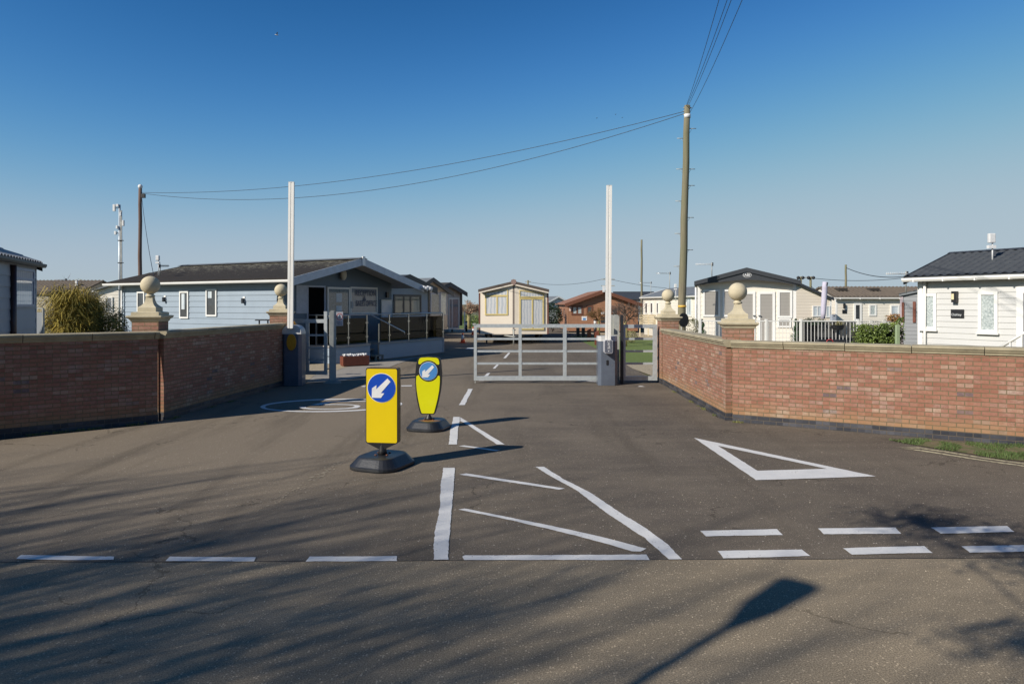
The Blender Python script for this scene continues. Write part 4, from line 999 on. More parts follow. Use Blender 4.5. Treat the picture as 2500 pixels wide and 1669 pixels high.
P = [0.02, relo(851), relo(896), gb, relo(951), relo(998), relo(1042), DW]
for x in P:
    if x == gb: continue
    MB().box(x - .02, .0, DH, x + .02, .04, RT - .02).build('baluster', STEEL, dk)
    bl = dk.children[-1]
    for zc in (0.88, 1.38): MB().box(x - .07, .0, zc - .02, x + .07, .03, zc + .02).build('glass_clamp', STEEL, bl)
for k in (0.35, 0.7, 1.0): MB().box(-.02, DEP * k - .04, DH, .02, DEP * k, RT - .02).build('baluster', STEEL, dk)
for a, b in ((P[0], P[1]), (P[1], P[2]), (gb + .05, P[4]), (P[4], P[5]), (P[5], P[6]), (P[6], P[7])):
    MB().box(a + .05, .01, DH + .07, b - .05, .02, RT - .12).build('glass_panel', GLASS, dk)
for a, b in ((.03, .35), (.35, .7), (.7, 1)): MB().box(.01, DEP * a + .03, DH + .07, .02, DEP * b - .06, RT - .12).build('glass_panel', GLASS, dk)
MB().tube([(ga, 0, RT), (ga + .05, -.05, RT - .02), (gb + .30, -.95, RT - .65), (gb + .30, -.95, RT - .75)], .02, 8).build('stair_rail', STEEL, dk)
MB().box(gb - .02, -.0, .02, gb + .02, .04, RT - .35).build('baluster', STEEL, dk)
m = MB(); 
for i, (ya, yb, zz) in enumerate(((0.2, 1.1, .4), (-.25, .3, .2))): m.box(ga + .03, ya, zz - .05, gb - .03, yb, zz)
for yy in (-.25, 0.25): m.box(ga + .03, yy, 0, ga + .1, yy + .05, .15); m.box(gb - .1, yy, 0, gb - .03, yy + .05, .15)
m.build('step', plain('step_timber', (.22, .2, .16), .8), dk)

# --- left grey-blue cabin at the picture's edge
a_ = (X(87, 16.6), 16.6); b_ = (X(0, 14.2), 14.2)
thc = atan2(a_[1] - b_[1], a_[0] - b_[0])
# R side faces the road: y axis runs from near to far
th2 = thc - pi / 2
xw = 3.8
o_ = (b_[0] - cos(th2) * xw - cos(thc) * 3.5, b_[1] - sin(th2) * xw - sin(thc) * 3.5)
LL = sqrt((a_[0] - b_[0]) ** 2 + (a_[1] - b_[1]) ** 2) + 3.5
B = Bld('holiday_cabin', 'blue grey cabin with pale corrugated roof cut by the left edge', 'cabin', o_, th2, xw, LL, 0.5, 3.02, 3.75)
B.walls(GREYCLAD, 0.24, 0.02, 'FRB'); B.skirt()
B.roof(PALEROOF, ov=0.08, ovf=0.3, ovb=0.16, t=0.05, wave=0.025, period=0.2, rows=5, fascia=CHAR, fh=0.2, back=True)
B.gutter('R', CHAR, 0.055, ov=0.08, yb=LL + .18)
B.window('R', 30, 655, 79, 749, FR_GREY, P_CURT, 0.06, trans=(.72,))
u, _ = B.uz('R', 25, 700); MB().tube([(xw + .06, u, 2.9), (xw + .06, u, .1)], .06, 10).build('downpipe', DOWN, B.t)
B.corner(GREYCLAD, which=('BR',))
# low side gate beside it
t = thing('garden_gate', 'low grey boarded gate beside the blue grey cabin', 'gate', (X(89, 17.5), 17.5, 0), 0)
W = X(107, 17.5) - X(89, 17.5); MB().box(0, -.02, 0.2, W - .03, .02, Z(762, 17.5)).build('panel', GREYCLAD, t); MB().box(W - .03, -.03, 0, W, .03, Z(752, 17.5)).build('post', GALVD, t); MB().box(0, -.03, Z(754, 17.5), W - .03, .03, Z(751, 17.5)).build('rail', GALVD, t)

def simple(name, label, cat, px0, d, W, Ln, z0, ze, zr, thd, wmat, rmat, fmat=None, bh=.15, fh=.14, wave=0, rows=0, ov=.15, ovf=.2, ch='skirt', um=None, period=.2, back=False, ridge=None, sides='FLR'):
    B = Bld(name, label, cat, (X(px0, d), d), R(thd), W, Ln, z0, ze, zr, um=um)
    B.walls(wmat, bh, .014, sides)
    B.roof(rmat, ov=ov, ovf=ovf, ovb=.15, fascia=fmat, fh=fh, wave=wave, rows=rows, period=period, back=back, ridge=ridge)
    (B.skirt if ch == 'skirt' else B.chassis)()
    return B

# --- far left: chalet with brown roof, white caravans behind the shrubs
Bc = Bld('chalet', 'tan walled chalet with brown tiled roof behind the yellow shrub', 'chalet', (X(30, 35), 35 + 4), R(-90), 4, 3.3, .3, 2.6, 3.25)
Bc.walls(plain('tan_render', (.42, .38, .30), .8), .16, .01, 'RFB'); Bc.roof(BRNROOF, wave=.02, rows=5); Bc.skirt()
Bc.window('R', 126, 727, 134, 745, WHITE, P_DARK, .05)
Bw = simple('caravan', 'white caravan gable between the yellow shrub and the blue reception', 'caravan', 241, 33, 5.0, 6, .4, 2.72, 3.5, 3, CREAM2, GREYROOF, None)
Bw.window('F', 257, 725, 276, 762, WHITE, P_FROST, .06); Bw.gutter('L', WHITE, .05)
Bw2 = simple('caravan', 'small pale caravan half hidden behind the yellow shrub', 'caravan', 214, 38, 0.95 + .5, 5, .4, 2.35, 2.7, 3, CREAM2, GREYROOF, WHITE)
Bw2.window('F', 220, 723, 234, 738, FR_GREY, P_LIGHT, .05); Bw2.window('F', 216, 740, 234, 760, FR_GREY, P_CURT, .05)

# --- caravans in a row right of the reception (their gables turned away from the sun)
def rowvan(label, pxr, dr, W, ze, zr, z0, wm, rm, fm, fh=.22, thd=60):
    thr = R(thd); rx, ry = X(pxr, dr), dr
    o = (rx - W * cos(thr), ry - W * sin(thr))
    B = Bld('caravan', label, 'caravan', o, thr, W, 8.5, z0, ze, zr)
    B.walls(wm, .15, .014, 'FLR'); B.roof(rm, ov=.15, ovf=.35, fascia=fm, fh=fh, soffit=None); B.chassis(); return B
B = rowvan('charcoal gabled caravan immediately right of the reception roof', 1048, 33, 3.9, 2.78, 3.32, .55, GREYCLAD, NAVYROOF, CHAR, .30)
B.window('F', 960, 719, 1027, 768, FR_DARK, pane('warm_dark_glass', (.02, .02, .02), (.30, .27, .2), 'blind'), .09, mull=(.35, .6))
B.corner(BLACK, .14, ('FR',))
B = rowvan('taupe caravan with grey framed bay window behind the charcoal one', 1092, 42, 3.8, 2.72, 3.52, .5, TAUPE, GREYROOF, CHAR, .22)
B.window('F', 1050, 715, 1073, 770, FR_GREY, P_PAT, .07); B.window('F', 1074, 713, 1090, 770, FR_GREY, P_LACE, .07)
B = rowvan('furthest taupe caravan of the left row with tall patio doors', 1128, 50, 4.0, 2.85, 3.5, .5, TAUPE, DROOF, CHAR, .3)
B.window('F', 1094, 727, 1120, 803, WHITEP, P_PAT, .1, mull=(.33,), name='patio_door'); B.corner(BLACK, .3, ('FR',))

# --- cream caravan in the middle
Bm_ = Bld('caravan', 'cream caravan with yellow window frames parked behind the wide gate', 'caravan', (X(1171, 35.4), 35.4), 0, X(1337, 35.4) - X(1171, 35.4), 9, .50, 2.72, 3.14)
B = Bm_; W = B.W
B.walls(CREAM, .17, .008, 'FLR')
B.roof(DROOF, ov=.04, ovf=.32, fascia=plain('brown_fascia', (.10, .075, .06), .6), fh=.12)
m = MB().prism([(-.03, 2.60), (W / 2, 3.02), (W + .03, 2.60), (W + .03, 2.66), (W / 2, 3.09), (-.03, 2.66)], -.345, -.30); fixn(m.build('verge_trim', CREAM, B.t))
m = MB().prism([(0, 0), (W / 2 - .06, -.26), (W / 2 - .06, 0)], .50, 2.95, 'z'); m = None
# shallow bay: two panels meeting at a central fold
fm = MB(); fm.loft([[(0.02, -.02, .5), (W / 2 - .05, -.22, .5), (W / 2 - .05, 0, .5), (.02, 0, .5)], [(0.02, -.02, 2.70), (W / 2 - .05, -.22, 3.06), (W / 2 - .05, 0, 3.06), (.02, 0, 2.7)]])
fm.loft([[(W / 2 + .05, -.22, .5), (W - .02, -.02, .5), (W - .02, 0, .5), (W / 2 + .05, 0, .5)], [(W / 2 + .05, -.22, 3.06), (W - .02, -.02, 2.7), (W - .02, 0, 2.7), (W / 2 + .05, 0, 3.06)]])
fixn(fm.build('bay_front', CREAM, B.t))
MB().box(W / 2 - .05, -.21, .5, W / 2 + .05, .0, 3.05).build('joint_strip', plain('grey_brown_strip', (.22, .18, .15), .6), B.t)
fixn(MB().prism([(W / 2 - .13, 3.12), (W / 2 - .13, 3.28), (W / 2, 3.33), (W / 2 + .13, 3.28), (W / 2 + .13, 3.12), (W / 2, 3.0)], -.37, -.345).build('apex_cap', plain('mauve_brown_cap', (.28, .19, .16), .6), B.t))
MB().box(-.05, -.03, .5, .03, .06, 2.7).build('corner_trim', plain('maroon_trim', (.16, .06, .04), .6), B.t); MB().box(W - .03, -.03, .5, W + .05, .06, 2.7).build('corner_trim', plain('maroon_trim', (.16, .06, .04), .6), B.t)
_T = B.face_T
bayT = lambda u, o, z: (u, -o - (0.03 + .185 * (u / (W / 2) if u < W / 2 else (W - u) / (W / 2))), z)
B.face_T = lambda side: bayT if side == 'F' else _T(side)
B.window('F', 1184, 721, 1240, 769, YFRAME, P_CURT, .07, mull=(.53,), proud=.04)
B.window('F', 1184, 712, 1240, 722, YFRAME, P_CURT, .045, dz=(-.03, .12), proud=.04)
B.window('F', 1268, 727, 1328, 805, YFRAME, P_CURT, .08, mull=(.53,), name='french_door', proud=.045)
B.window('F', 1268, 710, 1328, 726, YFRAME, P_CURT, .05, dz=(.05, -.13), proud=.04)
B.face_T = _T; B.chassis()
m = MB().tube([(W / 2 - .5, 0, .42), (W / 2, -1.2, .42)], .04, 6); m.tube([(W / 2 + .5, 0, .42), (W / 2, -1.2, .42)], .04, 6); m.tube([(W / 2, -1.15, .0), (W / 2, -1.15, .8)], .035, 8); m.tube([(W / 2 - .1, -1.15, .75), (W / 2 + .1, -1.15, .75)], .03, 6)
m.build('tow_hitch', GALVD, B.t)

# --- brown lodge
dL = 49.0
B = Bld('brown_lodge', 'brown timber clad lodge with notices on its gable beyond the lawn', 'lodge', (X(1387, dL), dL), R(1), X(1558, dL) - X(1387, dL), 8.5, .12, 2.08, 2.98)
B.walls(BROWNCLAD, .14, .022, 'FLR'); B.roof(LODGEROOF, ov=.25, ovf=.35, fascia=BROWNTRIM, fh=.24); B.skirt()
B.window('F', 1395, 746, 1423, 769, BROWNTRIM, P_LACE, .12, mull=(.5,)); B.window('F', 1432, 746, 1447, 769, BROWNTRIM, P_DARK, .09)
B.window('F', 1490, 749, 1511, 790, BROWNTRIM, P_DARK, .15, name='door')
B.panel('F', 1420, 772, 1433, 782, WHT, 'notice', .02); B.panel('F', 1389, 749, 1395, 759, plain('pink_notice', (.7, .5, .42), .6), 'notice', .02)
B.panel('F', 1467, 773, 1477, 788, FR_DARK, 'notice_board', .03); B.panel('F', 1467, 761, 1476, 767, WHT, 'notice', .02)
B.panel('F', 1423, 776, 1430, 781, BLUE2, 'notice', .004, None, .021)
for a in (1370, 1377): B.window('L', a, 753, a + 2.5, 776, BROWNTRIM, P_DARK, .1)
MB().box(B.W / 2 - .1, -.5, 2.9, B.W / 2 + .05, -.39, 3.35).build('security_light', WHT, B.t)

# --- roofs further back
B = simple('bungalow', 'pale bungalow with grey roof between the cream caravan and the brown lodge', 'bungalow', 1325, 66, 3.2, 8, .2, 1.95, 2.75, 20, CREAM3, GREYROOF, WHITE)
B = Bld('caravan', 'dark navy roofed caravan behind the right slope of the brown lodge', 'caravan', (X(1510, 64), 64 + 4), R(-90), 4, X(1602, 64) - X(1510, 64), .4, 2.5, 3.15); B.walls(MIDGREY, .15, .014, 'RF'); B.roof(NAVYROOF, ridge=NAVYROOF); B.skirt()
B = Bld('caravan', 'long pale caravan with slim windows between the lodge and the tall pole', 'caravan', (0, 0), 0, 3.6, 11.5, .5, 2.5, 3.05)
p0, p1 = (X(1570, 46), 46.0), (X(1702, 37), 37.0)
th4 = atan2(p1[1] - p0[1], p1[0] - p0[0]); ax = th4 - pi / 2
B.th = ax; B.Ln = sqrt((p1[0] - p0[0]) ** 2 + (p1[1] - p0[1]) ** 2) + 1.5
B.o = (p0[0] - cos(ax) * 3.6, p0[1] - sin(ax) * 3.6); B.t.location = (B.o[0], B.o[1], 0); B.t.rotation_euler = (0, 0, ax)
B.walls(CREAM2, .16, .012, 'FRB'); B.roof(GREYROOF, ov=.1, ovf=.1, fascia=WHITE, fh=.1); B.gutter('R', WHITE, .05, ov=.1); B.skirt(plain('pale_skirt', (.6, .56, .48), .7))
for a, b in ((1576, 1582), (1589, 1595), (1604, 1609)): B.window('R', a, 738, b, 766, WHITE, P_DARK, .06)
B.window('R', 1676, 725, 1690, 772, WHITE, P_LIGHT, .08, name='door')

# --- cream caravan with charcoal gable
dA = 26.5
B = Bld('caravan', 'cream caravan with deep charcoal gable and oval maker badge', 'caravan', (X(1704, dA), dA), R(-15), 3.53, 8.5, .45, 2.86, 3.33)
W = B.W
B.walls(CREAM2, .17, .014, 'FLR')
B.roof(NAVYROOF, ov=.12, ovf=.38, fascia=CHAR, fh=.14)
zr_ = B.zr
m = MB().prism([(-.13, 2.74), (-.13, 2.80), (W / 2, zr_ + .08), (W + .13, 2.80), (W + .13, 2.74), (W / 2 + 1.2, 2.86), (W / 2 + .55, 2.93), (W / 2, 2.97), (W / 2 - .5, 2.93), (W / 2 - 1.2, 2.86)], -.36, -.30)
gb_ = fixn(m.build('gable_panel', CHAR, B.t))
el = [(W / 2 + .02 + .155 * cos(2 * pi * i / 32), 3.14 + .092 * sin(2 * pi * i / 32)) for i in range(32)]; ei = [(W / 2 + .02 + .14 * cos(2 * pi * i / 32), 3.14 + .078 * sin(2 * pi * i / 32)) for i in range(32)]
fixn(MB().prism(el, -.367, -.36).build('badge_rim', WHT, gb_)); fixn(MB().prism(ei, -.371, -.367).build('badge', CHAR, gb_))
text('ABI', .13, WHT, gb_, upright(W / 2 + .02, -.374, 3.137), bold=.002, sx=1.1)
B.corner(WHITE, .1)
MB().tube([(-.08, -.05, 2.7), (-.08, -.05, .2)], .035, 8).build('downpipe', WHITE, B.t)
B.window('F', 1716, 707, 1758, 773, WHITE, P_BLIND, .07); B.window('F', 1764, 707, 1800, 773, WHITE, P_BLIND, .07)
B.window('F', 1800, 712, 1844, 850, WHITE, P_BLIND, .09, name='patio_door'); B.window('F', 1850, 712, 1892, 850, WHITE, P_BLIND, .09, name='patio_door')
B.window('F', 1898, 709, 1934, 776, WHITE, P_BLIND, .08); B.window('F', 1898, 777, 1931, 799, WHITE, P_BLIND, .06)
for a in (1838, 1851): B.panel('F', a, 769, a + 6, 771.5, STEEL, 'handle', .04, None, .06)
B.skirt(plain('pale_skirt', (.6, .56, .48), .7))
# its neighbour behind
B = simple('caravan', 'cream caravan whose grey roof slopes down behind the badged one', 'caravan', 1905, 36, 0, 8, .4, 2.25, 3.2, 2, CREAM, GREYROOF, CHAR, ch='skirt', um=None) if False else Bld('caravan', 'cream caravan whose grey roof slopes down behind the closed parasol', 'caravan', (X(1860, 36), 36), R(2), X(2032, 36) - X(1860, 36), 8, .4, 2.3, 3.12)
B.walls(CREAM, .16, .012, 'FLR'); B.roof(GREYROOF, ov=.06, ovf=.15, fascia=CHAR, fh=.12); B.skirt()
B.window('F', 1983, 746, 2007, 773, WHITE, P_LIGHT, .06, mull=(.5,)); B.window('F', 2015, 746, 2026, 775, WHITE, P_LIGHT, .06)
B.corner(WHITE, .1, ('FR',))

# --- cream caravan with brown tiled roof (long side seen)
d5 = 38.0
B = Bld('caravan', 'cream caravan with brown tiled roof, black lamp and name plate', 'caravan', (X(2041, d5), d5 + 3.8), R(-90), 3.8, 6.4, .4, 2.42, 2.98)
B.walls(CREAM2, .16, .012, 'RFB'); B.roof(BRNROOF, ov=.15, ovf=.12, wave=.02, rows=7, period=.22); B.gutter('R', WHITE, .06, brackets=1.1)
B.window('R', 2084, 740, 2103, 800, WHITE, P_DARK, .1, name='door'); B.window('R', 2121, 743, 2139, 771, WHITE, P_LACE, .08); B.window('R', 2173, 744, 2195, 780, WHITE, P_LIGHT, .08)
B.panel('R', 2058, 741, 2062, 752, BLACK, 'wall_lamp', .12); B.panel('R', 2056, 756, 2067, 765, BLACK, 'name_plate', .03)
B.skirt(plain('pale_skirt', (.6, .56, .48), .7)); B.corner(WHITE, .09, ('FR',))
m = MB()
for a in (2070, 2150): 
    u, _ = B.uz('R', a + 8, 700); m.box(2.3, u - .25, 2.80, 2.9, u + .25, 2.96)
m.build('roof_vent', DROOF, B.roofo)
# --- grey caravan corner
p0 = (X(2201, 23.5), 23.5); ax = R(-40) 
B = Bld('caravan', 'mid grey caravan corner squeezed left of the white caravan', 'caravan', p0, ax, 2.6, 5, .35, 2.32, 2.62)
B.walls(MIDGREY, .13, .016, 'FL'); B.roof(GREYROOF, ov=.06, ovf=.1, wave=.02, rows=3); B.skirt()
B.window('F', 2202, 738, 2208, 787, TIMBER, P_LACE, .05); B.window('F', 2229, 736, 2236, 787, TIMBER, P_LACE, .05)
MB().box(-.04, -.04, .3, .05, .04, 2.3).build('corner_trim', plain('mauve_trim', (.4, .34, .36), .5), B.t)

# --- white caravan at the right edge
p0 = (X(2243, 18.0), 18.0); ax = R(-62)
# its long side (R side) runs from p0 towards the camera; ridge parallel to it
thW = ax - pi / 2 + pi / 2
thR = ax - pi / 2           # local y = (-sin, cos) must be along ax -> theta = ax - 90
B = Bld('caravan', 'white caravan with dark tiled roof and lace curtains at the right edge', 'caravan', (p0[0] - cos(thR) * 3.8, p0[1] - sin(thR) * 3.8), thR, 3.8, 10.0, .45, 2.76, 3.40)
B.walls(CREAM3, .145, .018, 'RFB'); B.roof(NAVYROOF, ov=.2, ovf=.25, ovb=.2, wave=.017, rows=9, period=.21, ridge=NAVYROOF, fascia=CHAR, fh=.2); B.gutter('R', WHITE, .06, ov=.2, ya=-.27, brackets=.75)
B.corner(WHITE, .12, ('FR',)); B.skirt(plain('pale_skirt', (.6, .56, .48), .7))
u, _ = B.uz('R', 2243, 700); MB().tube([(3.8 + .07, u + .2, 2.65), (3.87, u + .2, .1)], .035, 8).build('downpipe', WHITE, B.t)
B.window('R', 2250, 716, 2288, 804, WHITE, P_LACE, .075, sill=True); B.window('R', 2390, 712, 2438, 812, WHITE, P_LACE, .075, sill=True)
B.window('R', 2484, 700, 2570, 900, WHITE, P_FROST, .14, name='door')
w_ = B.panel('R', 2329, 711, 2341, 738, BLACK, 'wall_lamp', .12); B.panel('R', 2330, 717, 2336, 731, plain('lamp_cream', (.75, .65, .40), .5), 'lamp_glass', .01, w_, .12)
pl_ = B.panel('R', 2323, 755, 2355, 776, BLACK, 'name_plate', .03)
u, zz = B.uz('R', 2337, 768); Mx = Matrix.Translation((3.8 + .036, u, zz)) @ Matrix.Rotation(R(90), 4, 'Z') @ Matrix.Rotation(R(90), 4, 'X')
text('Oakley', .085, plain('plate_letter', (.6, .62, .62), .5), pl_, Mx, name='lettering')
# white stair handrail beside its door
t = thing('stair_rail', 'white diagonal stair handrail climbing to the door at the right edge', 'handrail', (X(2425, 14.9), 14.9, 0), R(-62))
m = MB(); m.tube([(0, 0, Z(847, 14.9) - .1), (.9, 0, Z(797, 14.9) + .1)], .03, 8)
m.build('handrail', WHITE, t)
for k in range(4): MB().box(.1 + k * .22, -.02, .3, .13 + k * .22, .02, Z(847, 14.9) - .1 + (.1 + k * .22) / .9 * .63).build('baluster', WHITE, t)
MB().box(.9, -.05, 0, 1.0, .05, Z(795, 14.9)).build('newel_post', WHITE, t)

# ------------------------------------------------------------------ poles, masts, cables
def pole(px, d, pytop, r0, r1, mat, label, pxt=None, steps=(), cap=False, group=None):
    x = X(px, d); xt = X(pxt if pxt is not None else px, d); h = Z(pytop, d)
    t = thing('utility_pole', label, 'pole', (x, d, 0), 0, group)
    n = 9; rr = [r0 + (r1 - r0) * i / n + rnd.uniform(-.004, .004) for i in range(n + 1)]
    MB().tube([((xt - x) * (i / n) + .012 * sin(i * 2.1), 0, h * i / n) for i in range(n + 1)], rr, 18).build('shaft', mat, t)
    for (py, s) in steps:
        z = Z(py, d); f = z / h; xc = (xt - x) * f
        m = MB(); m.tube([(xc + s * r1 * .8, 0, z), (xc + s * (r1 + .24), 0, z)], .014, 6); m.tube([(xc + s * (r1 + .10), 0, z), (xc + s * r1 * .9, 0, z - .17)], .005, 5); m.build('climbing_step', GALVD, t)
    return t, (xt, d, h)
dP = 25.0
tp, PT = pole(1662, dP, 258, .155, .105, POLE_G, 'tall greenish wooden pole with climbing steps behind the right brick wall', 1678,
              [(314, 1), (338, -1), (413, -1), (413, 1), (453, 1), (491, -1), (531, 1), (570, -1), (610, 1), (650, -1)])
MB().tube([(PT[0] - X(1662, dP) - .004, -.008, PT[2] - .46), (PT[0] - X(1662, dP) - .004, -.008, PT[2] - .32)], .118, 18).build('pole_band', WHT, tp)
MB().tube([(0.05, -.01, Z(750, dP)), (0.05, -.01, Z(745, dP))], .152, 18).build('pole_tag', plain('yellow_tag', (.75, .45, .08), .5), tp)
m = MB()
for a in range(3): m.box(PT[0] - X(1662, dP) - .15, -.02 + a * .0, PT[2] - .1 - a * .12, PT[0] - X(1662, dP) + .16 - a * .1, .02, PT[2] - .07 - a * .12)
m.build('cable_bracket', GALVD, tp)
t, PL = pole(341, 38, 457, .115, .085, POLE_B, 'reddish brown wooden pole rising behind the reception roof', 342.5)
xl_ = PL[0] - X(341, 38)
MB().ball((xl_, 0, PL[2] + .03), .12, 14, 8, (1, 1, 1.1)).build('pole_cap', WHT, t)
MB().box(xl_ + .08, -.1, PL[2] - .6, xl_ + .28, .05, PL[2] - .38).build('junction_box', BLACK, t)
t, PM = pole(1566.5, 55, 585, .095, .075, POLE_G, 'thin wooden pole rising behind the brown lodge')
t, PR = pole(2065, 70, 646, .12, .10, POLE_G, 'slim distant pole above the brown tiled caravan')
t = thing('power_pole', 'distant double pole with crossarm and insulators right of the badged gable', 'pole', (X(1955, 80), 80, 0), 0)
for px in (1955, 1979): MB().tube([(X(px, 80) - X(1955, 80), 0, 0), (X(px, 80) - X(1955, 80), 0, Z(675, 80))], .14, 8).build('shaft', POLE_G, t)
MB().box(-.35, -.08, Z(679, 80), X(1987, 80) - X(1955, 80), .08, Z(676, 80)).build('crossarm', GALVD, t)
for px in (1948, 1959, 1973, 1985): MB().ball((X(px, 80) - X(1955, 80), -.1, Z(678, 80)), .2, 10, 6).build('insulator', BLACK, t)
MB().box(X(1962, 80) - X(1955, 80), -.4, Z(712, 80), X(1972, 80) - X(1955, 80), .4, Z(704, 80)).build('transformer', DROOF, t)
for px, d, py, lb in ((1484, 85, 672, 'tiny distant pole with two crossarms behind the right barrier arm'), (1289, 95, 684, 'tiny distant pole with crossarm above the cream caravan roof')):
    t = thing('power_pole', lb, 'pole', (X(px, d), d, 0), 0)
    MB().tube([(0, 0, 0), (0, 0, Z(py, d))], .12, 8).build('shaft', POLE_G, t)
    for q in ((0.5, 1.3) if px == 1484 else (0.2,)): MB().box(-.85 if px == 1484 else -.4, -.05, Z(py, d) - q - .06, .85 if px == 1484 else .4, .05, Z(py, d) - q + .06).build('crossarm', GALVD, t)
WIRE = plain('black_cable', (.02, .022, .028), .5)
def cable(a, b, sag, label, r=.011, group='overhead cables', n=40):
    m = MB(); pts = [(a[0] + (b[0] - a[0]) * i / n, a[1] + (b[1] - a[1]) * i / n, a[2] + (b[2] - a[2]) * i / n - 4 * sag * (i / n) * (1 - i / n)) for i in range(n + 1)]
    m.tube(pts, r, 5, False); o = m.build('cable', WIRE); tag(o, label, 'cable', group); return o
ep = (PT[0] - .12, dP, PT[2] - .22)
cable((PL[0] + .1, 38, Z(470, 38)), ep, 0.85, 'upper of the two cables sagging between the left and tall poles', .011)
cable((PL[0] + .1, 38, Z(472, 38)), (ep[0], ep[1], ep[2] - .08), 1.4, 'lower of the two cables sagging between the left and tall poles', .011)
for q, (px, dz, lb) in enumerate(((1762, -.02, 'leftmost cable from the tall pole up out of the picture'), (1781, -.02, 'second cable from the left running up from the tall pole'), (1787, -.02, 'third cable from the left running up from the tall pole'), (1800, -.25, 'rightmost and lowest cable running up from the tall pole'))):
    mx = X(px, 14); ex = PT[0] + (mx - PT[0]) * (39 / 11.0)
    cable((PT[0] + (-.04, -.02, .03, .1)[q], dP, PT[2] + dz), (ex, -14, 9.5), 1.2, lb, .007)
cable((PR[0], 70, PR[2] - .3), (X(2230, 60), 60, Z(672, 60)), .5, 'drooping cable from the slim distant pole towards the white caravan', .035)
cable((X(1979, 80), 80, Z(698, 80)), (PR[0], 70, Z(706, 70)), .7, 'slack low cable between the double pole and the slim pole', .035)
cable((X(1985, 80), 80, Z(679, 80)), (X(2240, 80), 80, Z(674, 80)), .4, 'high faint cable running right from the double pole', .03)
cable((X(1290, 95), 95, Z(688, 95)), (X(1484, 85), 85, Z(678, 85)), .6, 'faint cable between the two tiny distant poles', .022)
cable((X(1484, 85), 85, Z(680, 85)), (X(1948, 80), 80, Z(682, 80)), 1.3, 'faint cable from the barrier arm to the double pole', .022)
cable((PL[0] + .08, 38, Z(480, 38)), (X(375, 27), 27, 3.2), .3, 'thin cable dropping from the reddish pole to the reception roof', .012)

# antenna mast
dm = 27.6
t = thing('antenna_mast', 'white telecom mast with small panels at the left end of the reception', 'mast', (X(292, dm), dm, 0), 0)
z5 = Z(500, dm)
MB().tube([(0, 0, 0), (.0, 0, z5)], .045, 8, r2=.04).build('mast_tube', plain('pale_mast', (.52, .56, .58), .4, .3), t)
MB().tube([(.09, 0, 0), (.07, 0, Z(514, dm))], .03, 8).build('mast_tube', GALVD, t)
for px, py, w_, h_, lb in ((281, 508, .09, .28, 0), (289, 502, .11, .1, 0), (297, 523, .05, .16, 0), (303, 545, .07, .23, 0), (288, 555, .07, .13, 0), (284, 569, .08, .14, 0)):
    x, z = X(px, dm) - X(292, dm), Z(py, dm)
    pn = MB().box(x - w_ / 2, -.1, z - h_ / 2, x + w_ / 2, -.02, z + h_ / 2).build('antenna_panel', WHT, t); bevel(pn, .01)
    MB().box(min(x, 0), -.02, z - .015, max(x, 0) + .01, .01, z + .015).build('antenna_arm', GALVD, t)
for z in (1.6, 2.6, 3.7, 4.6): MB().box(-.06, -.05, z, .14, .05, z + .03).build('mast_clamp', FR_DARK, t)
# small roof antennas and TV aerials
def wifi(px, d, py, pyb, label, s=1.0):
    t = thing('wifi_antenna', label, 'antenna', (X(px, d), d, 0), 0, 'small white antennas on roofs')
    z = Z(py, d); zb2 = Z(pyb, d)
    MB().tube([(0, 0, zb2), (0, 0, z)], .018, 6).build('mount_pole', WHT, t)
    a = MB().box(-.11 * s, -.06, z, .05 * s, .04, z + .24 * s).build('antenna_panel', WHT, t); bevel(a, .02)
    MB().box(-.12 * s, -.05, z - .14 * s, .06 * s, .04, z - .06 * s).build('antenna_box', WHT, t)
wifi(387, 26, 636, 672, 'small white antenna on the left slope of the reception roof', .8)
wifi(2423, 17.3, 593, 640, 'small white antenna on the dark tiled roof at the right edge', 1.0)
wifi(1650, 36, 702, 735, 'small white antenna left of the tall wooden pole', .8)
wifi(188, 36, 693, 740, 'tiny white antenna above the yellow shrub', .7)
def aerial(px, d, py, pyb, px2, label, mat=STEEL):
    t = thing('tv_aerial', label, 'aerial', (X(px, d), d, 0), 0, 'rooftop television aerials')
    z = Z(py, d); l = X(px2, d) - X(px, d); m = MB(); m.tube([(0, 0, Z(pyb, d)), (0, 0, z + .08)], .018, 6); m.build('mast_tube', GALVD, t)
    m = MB(); m.tube([(-l * .06, 0, z), (l, 0, z)], .012, 5)
    for k in range(11):
        x = l * (k + .5) / 11; hh = .14 - .006 * k; m.tube([(x, -hh, z), (x, hh, z)], .007, 4); m.tube([(x, 0, z - .05), (x, 0, z + .05)], .005, 4)
    m.build('boom', mat, t)
    m = MB(); m.box(-l * .05 - .01, -.06, z - .07, -l * .05 + .01, .06, z + .07); m.build('reflector_grid', FR_DARK, t)
aerial(391, 25.5, 649, 672, 412, 'dark rooftop aerial on the reception roof', FR_DARK)
aerial(1635, 37, 667, 715, 1601, 'grey aerial pointing left, left of the tall wooden pole')
aerial(1738, 28, 645, 675, 1698, 'white tipped aerial left of the charcoal gable', WHT)
aerial(1589, 50, 690, 730, 1558, 'small aerial behind the thin pole by the brown lodge')
aerial(2212, 21, 668, 716, 2163, 'thin aerial pointing left beside the white caravan roof', WHT)
aerial(2054, 42, 715, 728, 2037, 'tiny aerial at the left end of the brown tiled roof', WHT)
aerial(160, 37, 683, 730, 134, 'faint white aerial above the yellow shrub', WHT)

